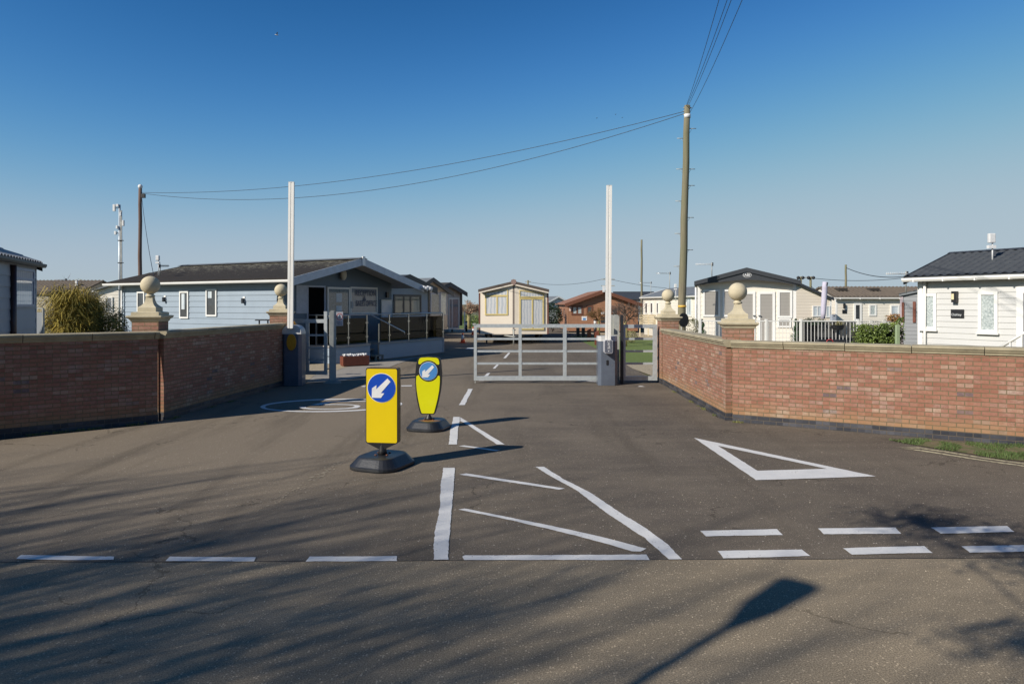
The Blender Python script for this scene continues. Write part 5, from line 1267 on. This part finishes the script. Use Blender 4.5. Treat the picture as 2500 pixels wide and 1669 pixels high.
# ------------------------------------------------------------------ plants
def leaves(mb, c, rad, n, s, jitter=.35, seed=0, shell=.55, stretch=1.0, drop=None):
    r_ = random.Random(seed)
    for i in range(n):
        while True:
            v = Vector((r_.uniform(-1, 1), r_.uniform(-1, 1), r_.uniform(-1, 1)))
            if 0.05 < v.length < 1: break
        v = v.normalized() * (shell + (1 - shell) * r_.random() ** .6)
        lump = 1 + jitter * mnoise.noise(Vector((v.x * 2.3 + seed, v.y * 2.3, v.z * 2.3)))
        p = Vector((c[0] + v.x * rad[0] * lump, c[1] + v.y * rad[1] * lump, c[2] + v.z * rad[2] * lump))
        if mnoise.noise(p * 3.1 + Vector((seed, 0, 0))) < -.28: continue
        if p.z < 0.01: p.z = 0.01 + r_.random() * .1
        a = Vector((r_.gauss(0, 1), r_.gauss(0, 1), r_.gauss(0, .7))).normalized() * s * r_.uniform(.6, 1.3); b = a.cross(Vector((r_.gauss(0, 1), r_.gauss(0, 1), r_.gauss(0, 1)))).normalized() * s * .5 / stretch
        mb.face([p - a, p - b * .9, p + a, p + b * .9])
def shrub(name, label, cat, px, d, rad, zc, n, s, mat, seed, stem=True, jitter=.35, stretch=1., dy=0, shell=.55):
    t = thing(name, label, cat, (X(px, d), d, 0), 0)
    m = MB(); leaves(m, (0, 0, zc), rad, n, s, jitter, seed, stretch=stretch, shell=shell); m.build('foliage', mat, t)
    if stem:
        m = MB(); r_ = random.Random(seed)
        for k in range(7): a = r_.uniform(0, 2 * pi); m.tube([(0, 0, 0), (.25 * rad[0] * cos(a), .25 * rad[1] * sin(a), zc * .6), (.7 * rad[0] * cos(a), .7 * rad[1] * sin(a), zc + rad[2] * .4)], .02, 4, r2=.006)
        m.build('stem', BARK, t)
    return t
# big yellow shrub of arching stems
t = thing('shrub', 'big golden yellow shrub with arching stems behind the left wall', 'shrub', (X(172, 20), 20, 0), 0); t.scale = (1.12, 1.12, 1.04)
m = MB(); r_ = random.Random(3)
for i in range(2600):
    a = r_.uniform(0, 2 * pi); h = r_.uniform(1.3, 2.7) * (1 - .15 * r_.random()); out = r_.uniform(.15, 1.0) * .82
    x, y, z = r_.gauss(0, .12), r_.gauss(0, .12), r_.uniform(.2, 1.1); pts = [(x, y, z)]
    n = 5
    for k in range(1, n + 1):
        f = k / n; pts.append((x + out * cos(a) * f ** 1.3 + r_.gauss(0, .02), y + out * sin(a) * f ** 1.3, z + (h - z) * sin(min(1.9, f * 1.9 * out + .5 * f)) / sin(min(1.57, 1.9 * out + .5)) * 1.0 - .35 * out * f ** 3 + r_.gauss(0, .02)))
    wv = r_.uniform(.004, .009); nx, ny = -sin(a), cos(a)
    for p, q in zip(pts, pts[1:]): m.face([(p[0] - nx * wv, p[1] - ny * wv, p[2]), (p[0] + nx * wv, p[1] + ny * wv, p[2]), (q[0] + nx * wv * .8, q[1] + ny * wv * .8, q[2]), (q[0] - nx * wv * .8, q[1] - ny * wv * .8, q[2])])
m.build('stems', LEAF_Y, t)
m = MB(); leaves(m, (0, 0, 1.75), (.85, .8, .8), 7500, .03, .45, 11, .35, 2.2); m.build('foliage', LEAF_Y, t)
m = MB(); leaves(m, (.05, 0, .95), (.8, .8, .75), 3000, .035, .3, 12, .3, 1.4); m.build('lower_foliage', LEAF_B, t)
gs = dup(t, (X(222, 20.6), 20.6, 0), R(70), 'smaller golden shrub between the big golden one and the leafy bush'); gs.scale = (.8, .8, .93)
shrub('shrub', 'green brown leafy bush right of the golden shrub', 'bush', 248, 20.5, (.8, .5, 1.0), .95, 9000, .032, plain('olive_leaves', (.26, .21, .05), .85, c2=(.10, .12, .03), scale=2.5, island=.5), 5)
shrub('shrub', 'small brownish bush beside the telecom mast', 'bush', 280, 21, (.42, .4, .95), .95, 4500, .03, LEAF_B, 6)
shrub('shrub', 'dry brown bush at the left foot of the golden shrub', 'bush', 122, 20, (.45, .4, .9), .9, 4000, .03, LEAF_B, 7)
shrub('shrub', 'bluish lavender bush behind the near left pillar', 'bush', 316, 18.5, (.25, .25, .55), .95, 1500, .022, plain('blue_grey_leaves', (.17, .21, .30), .8, c2=(.09, .11, .16), scale=6, island=.6), 8, stretch=2.2)

def branch(m, p, dvec, ln, r, depth, r_, spread=.5, up=.15, ratio=.72, sides=4, kids=(2, 3), wob=.12):
    n = 3; pts = [Vector(p)]; dv = Vector(dvec).normalized()
    for k in range(n):
        dv = (dv + Vector((r_.gauss(0, wob), r_.gauss(0, wob), r_.gauss(0, wob) + up * .3))).normalized(); pts.append(pts[-1] + dv * ln / n)
    m.tube(pts, r, sides if r > .02 else 3, False, r2=r * .62)
    if depth <= 0: return
    for c in range(r_.randint(*kids)):
        a = Vector((r_.gauss(0, 1), r_.gauss(0, 1), r_.gauss(0, .6))); a = (a - dv * a.dot(dv)).normalized()
        nd = (dv + a * spread * r_.uniform(.6, 1.3) + Vector((0, 0, up))).normalized()
        s = r_.uniform(.45, 1); q = pts[0].lerp(pts[-1], s) if c else pts[-1]
        branch(m, q, nd, ln * ratio * r_.uniform(.8, 1.15), r * (.62 if c == 0 else .5), depth - 1, r_, spread, up, ratio, sides, kids, wob)
def bare_tree(label, x, y, h, depth, seed, mat=TWIG, spread=.5, up=.15, r=.12, trunk=.28, kids=(2, 4), ratio=.72, name='bare_tree', first=5, trunk_mat=None, group=None, ln=None):
    t = thing(name, label, 'tree', (x, y, 0), 0, group); r_ = random.Random(seed)
    z = h * trunk; m = MB().tube([(0, 0, -.05), (r_.gauss(0, .03), 0, z * .5), (0, 0, z)], [r * 1.25, r, r * .85], 8); m.build('trunk', trunk_mat or mat, t)
    m = MB()
    for k in range(first):
        a = 2 * pi * k / first + r_.uniform(-.4, .4); q = r_.uniform(.35, 1) * spread * 1.4
        branch(m, (0, 0, z * r_.uniform(.8, 1)), (cos(a) * q, sin(a) * q, 1), ln or h * .26, r * .5, depth, r_, spread, up, ratio, kids=kids)
    m.build('crown', mat, t); return t
# distant bare trees on the left horizon
for i, (px, d, py, lb) in enumerate(((150, 80, 668, 'tallest purple brown bare tree on the left skyline'), (216, 85, 678, 'rounded bare tree above the golden shrub'), (105, 90, 688, 'low bare tree beside the blue grey cabin roof'), (258, 90, 682, 'faint bare tree left of the telecom mast'), (185, 95, 692, 'low bare tree between the two taller skyline trees'))):
    bare_tree(lb, X(px, d), d, Z(py, d) * 1.02, 4, 20 + i, TWIGP, .55, .1, .12, .22, (3, 4), .7, first=6)
# small trees by the lodge
bare_tree('small russet twigged tree left of the right barrier arm', X(1462, 44), 44, 2.25, 4, 41, TWIGR, .75, .02, .085, .44, (4, 5), .70, trunk_mat=TRUNKY, ln=.42)
bare_tree('small yellow lichened tree right of the dark gate post', X(1526, 33), 33, 2.35, 4, 43, TWIG, .9, .03, .08, .52, (4, 4), .74, trunk_mat=TRUNKY, ln=.50)
bare_tree('pollarded tree with pinkish crown left of the cream caravan', X(1145, 56), 56, 2.6, 4, 44, LEAF_P, .9, .02, .16, .5, (4, 5), .68, trunk_mat=TRUNKY, ln=.5)
t = shrub('shrub', 'dark evergreen bush between the cream caravan and brown lodge', 'bush', 1349, 50, (.75, .7, .95), 1.2, 2600, .07, LEAF_D, 9)
shrub('shrub', 'low hedge clump behind the pollarded tree', 'bush', 1148, 64, (1.0, .6, .55), .6, 1400, .07, LEAF_H, 10, stem=False)
shrub('shrub', 'low round variegated shrub on the lawn by the lodge', 'bush', 1541, 36, (.38, .35, .32), .33, 1500, .03, plain('variegated_leaves', (.38, .33, .17), .8, c2=(.12, .15, .05), scale=8, island=.7), 13, stem=False)
shrub('shrub', 'green bush peeping over the wall left of the cream gable', 'bush', 1693, 25, (.25, .25, .35), 1.2, 700, .03, LEAF_B, 14, stem=False)
# hedge on the right
t = thing('hedge', 'bright green leafy hedge left of the green post', 'hedge', (X(2140, 21), 21, 0), R(-6))
m = MB(); r_ = random.Random(5)
hw_ = (X(2196, 21) - X(2090, 21)) / 2
for i in range(8200):
    x = r_.uniform(-hw_, hw_); top = 1.42 + .05 * mnoise.noise(Vector((x * 4, 0, 0))) + (.28 * max(0, (x - .25)) / .45 if x > .25 else 0); y = r_.choice((-.28, -.28, r_.uniform(-.28, .28))) + r_.gauss(0, .05); z = r_.uniform(.2, 1) ** .8 * top + r_.gauss(0, .02)
    p = Vector((x, y, z)); a = Vector((r_.gauss(0, 1), r_.gauss(0, 1), r_.gauss(0, 1))).normalized() * .03; b = a.cross(Vector((r_.gauss(0, 1), r_.gauss(0, 1), r_.gauss(0, 1)))).normalized() * .018
    if mnoise.noise(p * 5) < -.35: continue
    m.face([p - a, p - b, p + a, p + b])
m.build('foliage', LEAF_H, t)
m = MB(); 
for k in range(9): m.tube([(-hw_ + .1 + k * hw_ * .22, 0, 0), (-hw_ + .12 + k * hw_ * .22, .03, 1.3)], .02, 5)
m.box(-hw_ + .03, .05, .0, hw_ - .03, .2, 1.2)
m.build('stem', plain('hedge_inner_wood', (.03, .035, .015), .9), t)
m = MB(); leaves(m, (hw_ - .12, 0, 1.62), (.3, .25, .14), 700, .028, .3, 3, .3); m.build('red_shoots', plain('red_shoots', (.35, .10, .04), .7, c2=(.2, .2, .04), scale=8, island=.5), t)
o = MB().box(X(2189, 20.4), 20.4, 0, X(2197.5, 20.4), 20.5, Z(793, 20.4)).build('post', GREENP); tag(bevel(o, .01), 'plain green painted post between the hedge and the grey caravan', 'post')

# ------------------------------------------------------------------ small things beyond the gate
def cone(px, py, label):
    x, y = G(px, py); t = thing('traffic_cone', label, 'cone', (x, y, 0), 0, 'traffic cones by the caravans')
    MB().box(-.17, -.17, 0, .17, .17, .03).build('cone_foot', CONE_O, t)
    MB().lathe([(.125, .03), (.095, .2)], 16).build('cone_body', CONE_O, t)
    MB().lathe([(.095, .2), (.055, .42)], 16).build('reflective_sleeve', WHT, t)
    MB().lathe([(.055, .42), (.03, .52), (.02, .525)], 16).build('cone_tip', CONE_O, t)
cone(1130, 837, 'nearer orange traffic cone on the asphalt left of the gate'); cone(1155.5, 817, 'farther orange traffic cone against the cream caravan')
def lightpost(px, py, pyt, label):
    x, y = G(px, py); t = thing('light_bollard', label, 'bollard', (x, y, 0), 0); z = Z(pyt, y)
    MB().lathe([(.1, 0), (.1, z - .35)], 14).build('post', BLACK, t); MB().lathe([(.09, z - .35), (.09, z - .1)], 14).build('lens', WHT, t); MB().lathe([(.11, z - .1), (.1, z - .02), (.03, z)], 14).build('cap', BLACK, t)
lightpost(1138, 809, 783, 'black light bollard with white lens beside the pollarded tree')
lightpost(1453, 818, 779, 'black light bollard with white lens in front of the brown lodge')
o = MB().box(X(1133, 50), 50, 0, X(1135.5, 50), 50.08, Z(760, 50)).build('post', WHITE); tag(o, 'thin white post left of the black light bollard', 'post')
for px, py, pyt, lb, mt in ((1411, 822, 795, 'dark timber post, leftmost before the lodge', BLACK), (1424, 822, 795, 'dark timber post, second from the left before the lodge', BLACK), (1438, 833, 802, 'brown slanted top timber post on the lawn edge', TIMBER), (1457, 842, 806, 'tallest brown timber post beside the right barrier', TIMBER)):
    x, y = G(px, py); z = Z(pyt, y); m = MB().loft([[(x - .1, y - .09, 0), (x + .1, y - .09, 0), (x + .1, y + .09, 0), (x - .1, y + .09, 0)], [(x - .1, y - .09, z - .1), (x + .1, y - .09, z), (x + .1, y + .09, z), (x - .1, y + .09, z - .1)]])
    o = m.build('timber_post', mt); tag(o, lb, 'post', 'timber posts before the lodge')
# cream slatted stand
dS = 43.5
t = thing('slatted_bench', 'cream openwork fence panel standing on the gravel by the lodge', 'fence', (X(1561, dS), dS, 0), 0)
W = X(1604, dS) - X(1561, dS)
for a in (0, .5, 1): MB().box(W * a - .03 + (.03 if a == 0 else -.03 if a == 1 else 0), -.03, 0, W * a + .03 + (.03 if a == 0 else -.03 if a == 1 else 0), .03, Z(768, dS)).build('post', LATT, t)
m = MB()
for k in range(5): z = Z(770 + k * 5.6, dS); m.box(.05, -.02, z - .05, W - .05, .02, z + .05)
for k in range(15): 
    x = .08 + (W - .16) * k / 14
    m.tube([(x - .04, -.03, Z(793, dS)), (x + .04, -.03, Z(768, dS))], .014, 4)
m.build('lattice_slats', LATT, t)
# planter
x, y = X(866, 22.6), 22.6
t = thing('planter', 'red brown wooden planter filled with white stones in front of the deck', 'planter', (x, y, 0), R(30))
o = MB(); o.box(-.42, -.17, .02, .42, .17, .33)
for z in (.06, .125, .19, .255): o.box(-.44, -.19, z, .44, .19, z + .055)
o.box(-.44, -.19, .315, .44, .19, .335); o.build('box', TIMBER, t)
m = MB(); r_ = random.Random(4)
for k in range(90): m.ball((r_.uniform(-.38, .38), r_.uniform(-.14, .14), .34 + r_.uniform(0, .05)), r_.uniform(.02, .038), 6, 4)
tag(m.build('white_stones', WHT, t), None, None, kind='stuff')
# speed sign
dq = 17.9
t = thing('speed_sign', 'white speed limit sign with red ring and 5 right of the gate post', 'sign', (X(829, dq), dq, 0), R(20))
hw_ = .087; zt, zb_ = Z(761, dq), Z(795, dq)
pn = MB().box(-hw_, -.01, zb_, hw_, 0, zt).build('sign_plate', plain('sign_white', (.62, .60, .62), .5), t)
cz = Z(773, dq)
ring = lambda r: [(r * cos(2 * pi * i / 40), cz + 1.15 * r * sin(2 * pi * i / 40)) for i in range(40)]
fixn(MB().prism(ring(.078), -.013, -.01).build('red_ring', RED, pn)); fixn(MB().prism(ring(.062), -.016, -.013).build('ring_centre', WHT, pn))
text('5', .12, NAVYTXT, pn, upright(0, -.018, cz), bold=.003); text('Children', .045, NAVYTXT, pn, upright(0, -.012, Z(786, dq)), bold=.001, sx=.9); text('Playing', .045, NAVYTXT, pn, upright(0, -.012, Z(790.5, dq)), bold=.001)
MB().box(-.16, 0, cz - .015, .02, .02, cz + .015).build('bracket', GALVD, t)
# twin dark spot lamps on the wall by the blue building
for q, (px, lb) in enumerate(((633, 'left dark lamp on a stalk above the shaded brick wall'), (654, 'right dark lamp on a stalk beside the far left pillar'))):
    t = thing('garden_lamp', lb, 'lamp', (X(px, 18.5), 18.5, 0), 0, 'dark garden lamps behind the left wall')
    MB().box(-.09, -.08, Z(782.5, 18.5), .09, .08, Z(780, 18.5)).build('lamp_head', FR_DARK, t); MB().tube([(0, 0, 0), (0, 0, Z(782.5, 18.5))], .02, 6).build('stalk', FR_DARK, t)
# mirror back on the pole
t = thing('road_mirror', 'black round mirror back low beside the tall wooden pole', 'mirror', (X(1667, 24), 24, 0), R(35))
MB(lambda a, b, c: (a, -.05 + c, Z(781, 24) + b)).lathe([(.25, 0), (.25, .03), (.2, .07), (.08, .09)], 28).build('mirror_back', BLACK, t)
MB().tube([(0, .06, 0), (0, .06, Z(781, 24))], .025, 8).build('bracket_post', GALVD, t)

# ------------------------------------------------------------------ terrace of the cream caravan
dT = 23.0
zt = Z(782, dT)
t = thing('terrace_railing', 'white railing with thin uprights in front of the cream badged caravan', 'railing', (X(1706, dT), dT, 0), R(-1.2))
Wt = X(2090, dT) - X(1706, dT)
MB().box(0, -.025, zt - .035, Wt, .025, zt).build('top_rail', WHITE, t)
m = MB(); k = 0.09
nb_ = 0
while k < Wt - .03:
    MB().box(k - .007, -.007, .55, k + .007, .007, zt - .035).build('baluster', WHITE, t); k += .118; nb_ += 1
for px in (1709, 1869, 1953, 2090):
    x = X(px, dT) - X(1706, dT); MB().box(x - .035, -.04, 0, x + .035, .04, zt + .05).build('post', WHITE, t)
MB().box(0, -.02, .5, Wt, .02, .55).build('bottom_rail', WHITE, t)
MB().box(0, .05, .3, Wt, 3.0, .45).build('terrace_floor', plain('pale_deck', (.55, .52, .46), .8), t)
o = MB().box(X(1957, 23.6), 23.6, .45, X(1995, 23.6), 24.2, Z(783, 23.6)).build('storage_cupboard', BLACK); tag(bevel(o, .02), 'black cupboard behind the white railing, under dark foliage', 'cupboard')
m = MB(); leaves(m, (X(1985, 23.4), 23.4, Z(784, 23.4)), (.42, .2, .13), 700, .03, .4, 77, .1); tag(m.build('trailing_plant', LEAF_D), 'dark trailing plant on top of the black cupboard', 'plant')
o = MB().box(X(1996, 23.5), 23.5, .45, X(2089, 23.5), 23.56, Z(785, 23.5)); o = o.build('stone_effect_screen', plain('slate_screen', (.045, .048, .052), .9, c2=(.085, .085, .08), scale=7)); tag(o, 'dark slate coloured screen behind the white railing and hanging basket', 'screen')
# planter trough and red chair
o = MB().box(X(1997, 22.6), 22.55, .5, X(2065, 22.6), 22.75, Z(829, 22.6)).build('trough', FR_DARK); tag(o, 'long dark trough showing just above the brick wall', 'trough')
m = MB().tube([(X(2018 + 16 * (.5 - .5 * cos(pi * i / 10)), 22.3), 22.3, Z(835, 22.3) + .09 * sin(pi * i / 10)) for i in range(11)], .012, 8); m.tube([(X(2018, 22.3), 22.3, Z(835, 22.3)), (X(2018, 22.3), 22.35, .45)], .012, 6); m.tube([(X(2034, 22.3), 22.3, Z(835, 22.3)), (X(2034, 22.3), 22.35, .45)], .012, 6)
tag(m.build('red_hoop', RED), 'red tubular chair back peeping over the brick wall', 'chair back')
# hanging basket
t = thing('hanging_basket', 'black hanging basket of flowers on the white railing', 'flower basket', (X(2045, 22.8), 22.8, 0), 0); t.scale = (1.18, 1.1, 1.0)
zb_ = Z(805, 22.85); zt2 = Z(793, 22.85)
MB().loft([[((.12 if j == 0 else .17 if j == 1 else .2) * 1.0 * cos(2 * pi * i / 20), .1 * sin(2 * pi * i / 20), z) for i in range(20)] for j, z in enumerate((zb_, zb_ + .06, zt2))]).build('trough', BLACK, t)
m = MB(); leaves(m, (0, 0, zt2 + .04), (.22, .13, .1), 700, .016, .4, 31, .2); m.build('flowers', plain('dull_flowers', (.30, .27, .10), .8, c2=(.10, .09, .05), scale=12, island=.9), t)
# parasol
t = thing('parasol', 'closed lilac parasol standing upright behind the white railing', 'parasol', (X(2012, 24.3), 24.3, 0), R(0))
z0, z1 = Z(778, 24.3), Z(688, 24.3); lean = X(2015, 24.3) - X(2010, 24.3)
MB().tube([(-.04 + lean * i / 6, 0, z0 + (z1 - z0) * i / 6) for i in range(7)], [.075, .085, .092, .095, .095, .09, .085], 14).build('canopy', LILAC, t)
MB().tube([(-.06, 0, .4), (-.04, 0, z0)], .02, 8).build('pole', FR_DARK, t); MB().tube([(.06, -.06, z1 - .15), (.075, -.08, z1 - .02)], .03, 6).build('crank', FR_DARK, t)
# grey box
t = thing('post_box', 'small grey box with dark slot standing above the white railing', 'box', (X(2034.5, 23.3), 23.3, 0), 0)
a = MB().box(-.09, -.06, Z(784, 23.3), .09, .08, Z(768.5, 23.3)).build('box', plain('box_grey', (.34, .37, .42), .4), t); bevel(a, .025, 3)
MB().box(-.03, -.065, Z(772, 23.3), .035, -.06, Z(770, 23.3)).build('slot', BLACK, t); MB().box(-.03, -.02, .45, .03, .02, Z(784, 23.3)).build('stand', FR_DARK, t)
# topiary spirals
def topiary(px, d, pyt, zb2, label, s=1.0):
    t = thing('topiary_tree', label, 'topiary', (X(px, d), d, 0), 0, 'spiral topiary trees on the terrace')
    z1 = Z(pyt, d); m = MB(); r_ = random.Random(int(px)); nT = 2000
    for i in range(nT):
        f = r_.random(); a0 = f * 5.2 * pi; rr = (.20 * (1 - f) + .06) * s; off = .055 * s * (1.2 - f)
        v = Vector((r_.gauss(0, 1), r_.gauss(0, 1), r_.gauss(0, 1))).normalized() * rr * .55
        p = Vector((cos(a0) * off * 1.6, sin(a0) * off * 1.6, zb2 + (z1 - zb2) * f)) + v
        a = Vector((r_.gauss(0, 1), r_.gauss(0, 1), r_.gauss(0, 1))).normalized() * .016; b = a.cross(v).normalized() * .012
        m.face([p - a, p - b, p + a, p + b])
    m.build('foliage', LEAF_T, t); MB().tube([(0, 0, .45), (0, 0, z1 - .05)], .02, 6).build('stem', BARK, t)
    MB().lathe([(.13, .45), (.17, .7), (.15, .7)], 14).build('pot', FR_DARK, t)
topiary(1715, 23.8, 780, .8, 'small spiral topiary at the left end of the white railing', .75)
topiary(1944, 23.9, 779, .75, 'spiral topiary left of the black cupboard', 1.0)
# second white fence in front of the brown tiled caravan
dF = 30.0
t = thing('garden_fence', 'white picket fence with diagonal braces behind the hedge', 'fence', (X(2090, dF), dF, 0), 0)
Wf = X(2180, dF) - X(2090, dF)
for k in range(22):
    x = Wf * k / 21; MB().box(x - .018, -.01, .4, x + .018, .01, Z(784, dF)).build('picket', WHITEP, t)
MB().box(0, -.03, Z(785, dF), Wf, -.011, Z(783, dF)).build('top_rail', WHITEP, t)
for px in (2125, 2157): x = X(px, dF) - X(2090, dF); MB().box(x - .06, -.07, 0, x + .06, -.03, Z(781, dF)).build('post', WHITEP, t); MB().tube([(x + .05, -.05, Z(785, dF)), (x + .3, -.05, Z(800, dF))], .035, 4).build('brace', WHITEP, t)

# ------------------------------------------------------------------ birds
def bird(px, py, d, s, label, mt=WHT):
    t = thing('bird', label, 'bird', (X(px, d), d, Z(py, d)), R(200))
    m = MB(); m.tube([(-.22 * s, 0, 0), (-.12 * s, 0, .01 * s), (0, 0, 0), (.14 * s, 0, .02 * s), (.2 * s, 0, .03 * s), (.25 * s, 0, .025 * s)], [.01 * s, .04 * s, .065 * s, .045 * s, .035 * s, .008 * s], 8); m.build('body', mt, t)
    for sd_ in (-1, 1):
        m = MB(); m.loft([[(-.06 * s, sd_ * .03 * s, .02 * s), (.08 * s, sd_ * .03 * s, .02 * s), (.08 * s, sd_ * .03 * s, .03 * s), (-.06 * s, sd_ * .03 * s, .03 * s)], [(-.08 * s, sd_ * .22 * s, .20 * s), (.03 * s, sd_ * .22 * s, .20 * s), (.03 * s, sd_ * .22 * s, .206 * s), (-.08 * s, sd_ * .22 * s, .206 * s)], [(-.13 * s, sd_ * .38 * s, .24 * s), (-.10 * s, sd_ * .38 * s, .24 * s), (-.10 * s, sd_ * .38 * s, .243 * s), (-.13 * s, sd_ * .38 * s, .243 * s)]])
        m.build('wing', plain('bird_grey', (.16, .17, .20), .8), t)
bird(676, 86, 45, .55, 'white bellied gull flying high in the upper left sky')
for px, py, lb in ((1457, 289, 'left of the three tiny dark birds by the tall pole'), (1503, 280, 'highest of the three tiny dark birds by the tall pole'), (1519, 288, 'right of the three tiny dark birds by the tall pole')):
    bird(px, py, 90, .4, lb, BLACK)

# ------------------------------------------------------------------ behind the camera: what throws the foreground shadows or blocks sky light
col = (-6.22, -1.40)
t = thing('street_lamp', 'street lamp behind the viewer whose shadow lies on the road', 'street lamp', (col[0], col[1], 0), 0)
MB().tube([(0, 0, 0), (0, 0, 1.2), (0, 0, 5.0)], [.085, .06, .045], 12).build('column', GALVD, t)
u = Vector((.6, .68, .5))
MB().tube([(0, 0, 4.98), tuple(Vector((0, 0, 5)) + u * .95)], .035, 10).build('arm', GALVD, t)
a0 = Vector((0, 0, 5)) + u * .90; sdv = Vector((.66, -.58, 0)).normalized(); upv = u.cross(sdv).normalized()
secs = []
for f, wd, ht in ((0, .045, .04), (.06, .06, .05), (.24, .125, .07), (.50, .150, .08), (.62, .145, .07), (.64, .02, .02)):
    c = a0 + u.normalized() * f; secs.append([tuple(c + sdv * wd * cos(2 * pi * k / 16) + upv * ht * sin(2 * pi * k / 16)) for k in range(16)])
MB().loft(secs).build('lantern', GALVD, t)
# bare trees with upright branches on the near verge
for i, (x, y, h) in enumerate(((-13.6, -2.9, 10.6), (-15.8, -2.7, 11.2), (-11.4, -3.0, 9.8), (-18.0, -2.8, 11.2), (-14.6, -5.2, 13.6), (-12.8, -5.2, 11.5), (-17.0, -3.4, 10.4), (-12.4, -3.8, 9.6), (-17.4, -5.2, 13.8), (-19.6, -4.4, 13.2))):
    bare_tree(('bare upright tree %s' % ('nearest the road behind the viewer', 'left of the nearest one behind the viewer', 'closest to the street lamp behind the viewer', 'farthest left behind the viewer', 'tallest at the back behind the viewer', 'rearmost by the verge behind the viewer', 'shortest pale one by the roadside behind the viewer', 'short one nearest the street lamp behind the viewer', 'tall one in the second row behind the viewer', 'leftmost tall one in the second row behind the viewer')[i]), x, y, h, 4, 60 + i, TWIG, .24, .24, .13, .16, (2, 3), .77, first=10)
# leafy evergreen overhanging just behind the viewer
t = thing('evergreen_tree', 'leafy evergreen overhanging the verge right behind the viewer', 'tree', (-2.4, -2.7, 0), 0)
MB().tube([(0, 0, 0), (.05, .1, 2.0), (.0, .3, 4.0), (-.1, .5, 5.4)], [.16, .13, .1, .04], 10).build('trunk', BARK, t)
m = MB()
for k, (x, y, z, r) in enumerate(((.6, 4.3, 4.6, .55), (.1, 4.7, 4.75, .5), (1.1, 3.9, 4.4, .6), (-.3, 2.5, 4.6, .45), (.5, 2.4, 4.5, .6), (.1, 1.9, 4.4, .5), (.9, 1.6, 4.8, .7), (.3, .6, 5.4, .9))):
    leaves(m, (x, y, z), (r * 1.5, r * 1.0, r * .35), 1300, .04, .8, 90 + k, .05, 1.8)
    m.tube([(0, .2, 3.4), (x * .5, y * .55, z - .35), (x, y, z)], .014, 5, r2=.006)
m.build('crown', LEAF_D, t)
# unseen evergreen belt, added behind the viewer to cut sky light on walls
m = MB(); r_ = random.Random(8)
for i in range(9000):
    x = r_.uniform(-48, 48); top = 6.2 + 1.6 * mnoise.noise(Vector((x * .18, 0, 0))) + .7 * mnoise.noise(Vector((x * .9, 3, 0)))
    z = top * r_.random() ** .75; p = Vector((x, -13.5 + r_.gauss(0, .9), z + .1)); a = Vector((r_.gauss(0, 1), r_.gauss(0, 1), r_.gauss(0, 1))).normalized() * .42; b = a.cross(Vector((r_.gauss(0, 1), r_.gauss(0, 1), r_.gauss(0, 1)))).normalized() * .3
    m.face([p - a, p - b, p + a, p + b])
m.box(-47, -14.4, 0, 47, -13.8, 4.6)
tag(m.build('sky_blocking_belt', LEAF_D), 'added unseen belt of dark evergreens blocking sky light behind the viewer', 'trees', kind='stuff')
